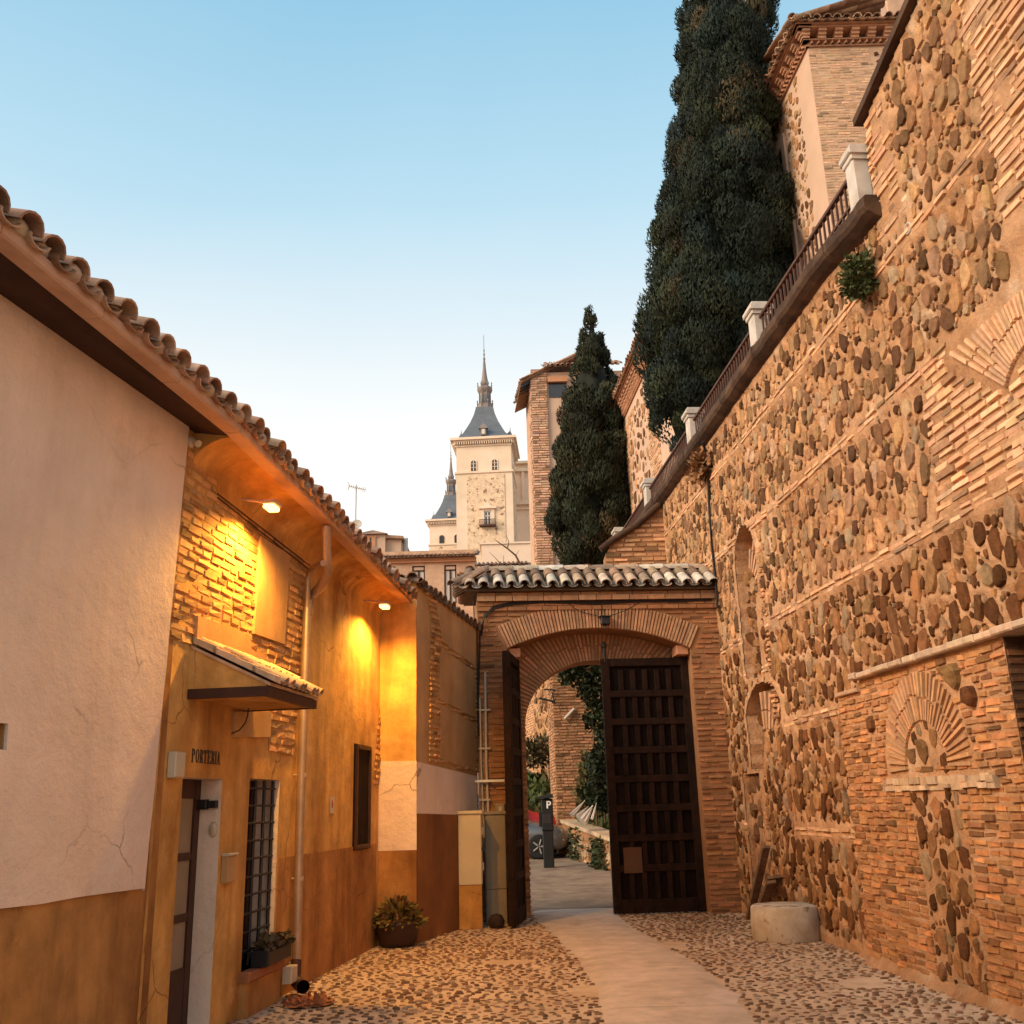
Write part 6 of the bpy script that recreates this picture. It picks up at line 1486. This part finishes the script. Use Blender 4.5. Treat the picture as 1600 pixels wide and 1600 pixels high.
mb = MB(); mb.slab(Fr((-.7, 31.4), 90), [(0, .2), (2.2, .2), (2.2, 1.5), (0, 1.3)], -.3, 0); mb.build('kerb', M['mortarG']); k_ = bpy.data.objects['kerb']; k_.name = 'slope_wall'; tag(k_, 'low retaining wall under the grass slope behind the parked cars', 'wall')
mb = MB()
for _ in range(5000):
    x = random.uniform(-.6, 1.6); y = random.uniform(31.5, 36); z = 1.25 + (y - 31.5) * .26 + (x - .5) * .12; hgt = random.uniform(.1, .4); leaves(mb, Vector((x - (y - 31) * .06, y, z)), Vector((random.gauss(0, .5), random.gauss(0, .5), 1)), hgt, jit(random.choice([(.06, .085, .022), (.05, .065, .02), (.10, .08, .03)]), .35), .7)
o = kind(mb.build('weeds', M['leaf']), 'stuff'); o['label'] = 'green weeds on the slope behind the parked cars'; o['category'] = 'weeds'
bush('slope_shrub', (aty(838, 1170, 34).x, 34, aty(838, 1175, 34).z), .55, .5, .45, 1000, .12, (.07, .055, .025), 'tangled brownish shrub on the grass slope under the far rubble wall', 'shrub')
# ivy hanging inside the gate on the right, and a bush by the planter wall
mb = MB()
for _ in range(5200):
    f = random.random(); u = 876 + 76 * f if random.random() < .35 else random.uniform(915, 962); 
    if u < 915: v = random.uniform(1030, 1062 + 8 * math.sin(u))
    else: v = random.uniform(1030, 1265); u += 9 * math.sin(v * .045) + 6 * math.sin(v * .11) - max(0, v - 1090) * -.05
    yy_ = random.uniform(26.2, 27.2); P = aty(u, v, yy_); leaves(mb, P, Vector((random.gauss(0, 1), -1, random.gauss(0, .6))), .13, jit((.022, .03, .012), .5), -.4)
ivs = thing('ivy', aty(940, 1250, 26.7), 'dark ivy hanging in a ragged curtain beside the brick buttress beyond the gate', 'ivy')
mb.build('foliage', M['leaf'], ivs)
mb = MB(); 
for u in (925, 938, 950): mb.tube([aty(u, 1020, 26.8), aty(u + 4, 1100, 26.8), aty(u + 2, 1190, 26.8), aty(u + 8, 1290, 26.8)], .025, 5)
mb.build('stem', M['bark'], ivs)
c = aty(925, 1235, 27.5); bush('reed_shrub', (c.x, 27.6, c.z), .38, .75, .4, 1300, .16, (.11, .09, .035), 'straw green shrub at the foot of the brick buttress above the planter wall', 'shrub', up=1.2)
# folded parasols lying on the bank
fold = ['leftmost folded white parasol lying on the bank above the planter wall', 'middle folded white parasol lying on the bank above the planter wall', 'widest folded white parasol lying on the bank', 'rightmost folded white parasol, thin and upright on the bank']
for i, (u0, v0, u1, v1, r) in enumerate(((893, 1274, 911, 1254, .07), (902, 1276, 917, 1262, .06), (910, 1284, 924, 1262, .13), (925, 1280, 931, 1258, .04))):
    mb = MB(); a, b = aty(u0, v0, 25.6), aty(u1, v1, 25.9); d = (b - a).normalized(); sv = d.cross(Vector((0, 1, 0))).normalized(); w_ = d.cross(sv)
    L_ = (b - a).length; vs = []; sg = 16
    for f, q in ((0, 1.0), (.35, .8), (.75, .45), (1, .2)):
        for k in range(sg):
            an_ = 2 * math.pi * k / sg; rr = r * q * (1 if k % 2 else .68); vs.append(a + d * L_ * f + sv * rr * math.cos(an_) + w_ * rr * math.sin(an_))
    mb.add(vs, [(j * sg + k, j * sg + (k + 1) % sg, (j + 1) * sg + (k + 1) % sg, (j + 1) * sg + k) for j in range(3) for k in range(sg)] + [tuple(range(sg))]); mb.tube([a + d * L_, a + d * L_ * 1.15], r * .15, 5)
    tag(mb.build('folded_parasol', M['curtain']), fold[i], 'parasol', 'folded parasols on the bank')
# plants creeping down the planter wall
wl_ = ['dark creeper trailing over the planter wall close to the closed gate leaf', 'small creeper hanging halfway along the planter wall']
for i, (s, n) in enumerate(((4.3, 420), (6.8, 160))):
    mb = MB()
    for _ in range(n):
        ds = random.gauss(0, .34); z = gz(20.6 + s) + random.random() ** 1.2 * (zl(s) - .2); leaves(mb, LW.w(s + ds, z, random.uniform(.02, .18)), LW.n, .10, jit((.04, .05, .02), .5), -.2)
    tag(mb.build('creeper', M['leaf']), wl_[i], 'creeper', 'creepers on the planter wall')
# wrought iron bracket lamp on the far wall
mb = MB(); Bk = lambda u, v: aty(u, v, 29.3)
mb.tube([Bk(868, 1096), Bk(842, 1091)], .03, 5); mb.tube([Bk(868, 1078), Bk(850, 1077)], .025, 5); mb.tube([Bk(868, 1100), Bk(858, 1094), Bk(850, 1091)], .02, 5); mb.tube([Bk(866, 1080), Bk(860, 1094)], .02, 5); mb.tube([Bk(862, 1080), Bk(866, 1096)], .02, 5)
tag(mb.build('iron_bracket', M['iron']), 'scrolled wrought iron bracket on the edge of the brick buttress', 'bracket')

# parking meter
pmb = aty(858, 1355, 25.3); pm = thing('parking_meter', (pmb.x, pmb.y, gz(25.3)), 'black parking meter pillar with a white letter P and small solar roof', 'parking meter')
PM = Fr((pmb.x, pmb.y), 92); ht = aty(858, 1248, 25.3).z
mb = MB(); mb.box(PM, -.13, .13, gz(25.3) - .02, ht - .28, -.2, 0, bev=.02); mb.box(PM, -.145, .145, ht - .75, ht, -.23, .03, bev=.025); mb.build('pillar', M['blackp'], pm)
mb = MB(); mb.hexa([PM.w(-.26, ht + .02, .10), PM.w(.17, ht + .02, .10), PM.w(.17, ht + .02, -.3), PM.w(-.26, ht + .02, -.3), PM.w(-.24, ht + .06, .09), PM.w(.15, ht + .11, .09), PM.w(.15, ht + .11, -.28), PM.w(-.24, ht + .06, -.28)]); mb.box(PM, -.06, .06, ht - .01, ht + .03, -.15, -.05); mb.build('solar_roof', M['blackp'], pm)
mb = MB(); mb.box(PM, -.21, -.14, ht - .65, ht - .30, -.18, .02, bev=.01); mb.build('side_unit', M['blackp'], pm)
mb = MB(); mb.box(PM, -.10, .10, ht - .58, ht - .36, .03, .04, bev=.004); mb.build('panel', M['iron'], pm)
text_mesh('letter', 'P', PM, .04, ht - .15, .036, .24, M['whitep'], pm, 1.0, bold=.02)

# cars
def car(pos, ang, paint, label, grp):
    """a small hatchback; local s is forward"""
    f = Fr((pos[0], pos[1]), ang, 1, pos[2]); t = thing('parked_car', f.w(0, 0, 0), label, 'car', grp)
    st = [(-2.0, .42, .78, .90, .62, .60), (-1.93, .24, .84, 1.08, .74, .60), (-1.6, .20, .90, 1.36, .82, .62), (-1.0, .19, .93, 1.47, .85, .64), (-.2, .19, .93, 1.48, .86, .65), (.35, .19, .92, 1.40, .86, .63), (.95, .19, .90, .98, .86, .70), (1.0, .19, .90, .93, .86, .72), (1.5, .20, .82, .86, .84, .68), (1.82, .22, .70, .74, .78, .60), (1.98, .30, .58, .62, .64, .46), (2.03, .36, .50, .52, .50, .36)]
    def ring(a):
        x, zb, zt, zr_, hw, tw = a
        return [(x, -hw * .86, zb), (x, -hw, zb + .14), (x, -hw * 1.02, (zb + zt) / 2 + .05), (x, -hw * .97, zt), (x, -tw, zr_ - .03), (x, -tw * .82, zr_), (x, tw * .82, zr_), (x, tw, zr_ - .03), (x, hw * .97, zt), (x, hw * 1.02, (zb + zt) / 2 + .05), (x, hw, zb + .14), (x, hw * .86, zb)]
    P = lambda q: f.w(q[0], q[2], q[1]); vs = []; K = 12
    for a in st: vs += [P(q) for q in ring(a)]
    mb = MB(); body = []; gl = []
    for i in range(len(st) - 1):
        for k in range(K):
            F4 = (i * K + k, i * K + (k + 1) % K, (i + 1) * K + (k + 1) % K, (i + 1) * K + k)
            if k in (3, 7) and 2 <= i <= 5: gl.append(F4)
            elif k in (4, 5, 6) and i in (1, 5): gl.append(F4)
            else: body.append(F4)
    mb.add(vs, body + [tuple(range(K))[::-1], tuple((len(st) - 1) * K + k for k in range(K))], sm=True); mb.build('body', paint, t)
    mb = MB(); mb.add(vs, gl); mb.build('windows', M['glass'], t)
    for sx in (-1.25, 1.27):
        for sy in (-1, 1):
            n0 = sy * .72; c = f.w(sx, .31, n0); ax = (f.d, zz, f.n * sy)
            mb = MB(); mb.lathe(c, [(.20, 0), (.31, .02), (.31, .15), (.27, .17), (.20, .165)], 24, ax=ax); w = mb.build('wheel', M['tyre'], t)
            mb = MB(); mb.lathe(c, [(.20, .13), (.18, .15), (.05, .155), (.01, .17)], 20, ax=ax)
            for q in range(5):
                a = q * 1.2566; mb.tube([c + ax[2] * .165 + (f.d * math.cos(a) + zz * math.sin(a)) * .04, c + ax[2] * .165 + (f.d * math.cos(a) + zz * math.sin(a)) * .19], .025, 5)
            mb.build('rim', M['rim'], w)
            mb = MB(); mb.lathe(c + ax[2] * .10, [(.36, 0), (.365, .004), (.0, .005)], 24, ax=ax); mb.build('wheel_arch', M['tyre'], t)
    for sy in (-1, 1):
        mb = MB(); q = [(1.50, .80, .62), (1.90, .66, .50), (1.88, .64, .62), (1.46, .77, .74)]
        A = [f.w(x + .02, z - .05, sy * (n + .055)) for x, n, z in q]; B = [p - f.d * .10 for p in A]; mb.hexa(B + A); mb.build('headlight', M['lens'], t)
        mb = MB(); mb.box(f, .70, .86, .92, 1.04, sy * .84, sy * 1.0, bev=.02); mb.build('mirror', paint, t)
    mb = MB(); mb.box(f, 1.93, 2.045, .30, .42, -.55, .55, bev=.02); mb.build('bumper', M['tyre'], t)
    return t
cf = aty(884, 1330, 28.0)
car((cf.x - 1.86, 28.9, gz(28.6)), 97, M['silver'], 'silver hatchback parked nose to the right behind the parking meter', 'cars parked beyond the gate')
car((cf.x - 1.85, 31.0, gz(31) + .20), 95, M['red'], 'red car parked behind the silver hatchback', 'cars parked beyond the gate')
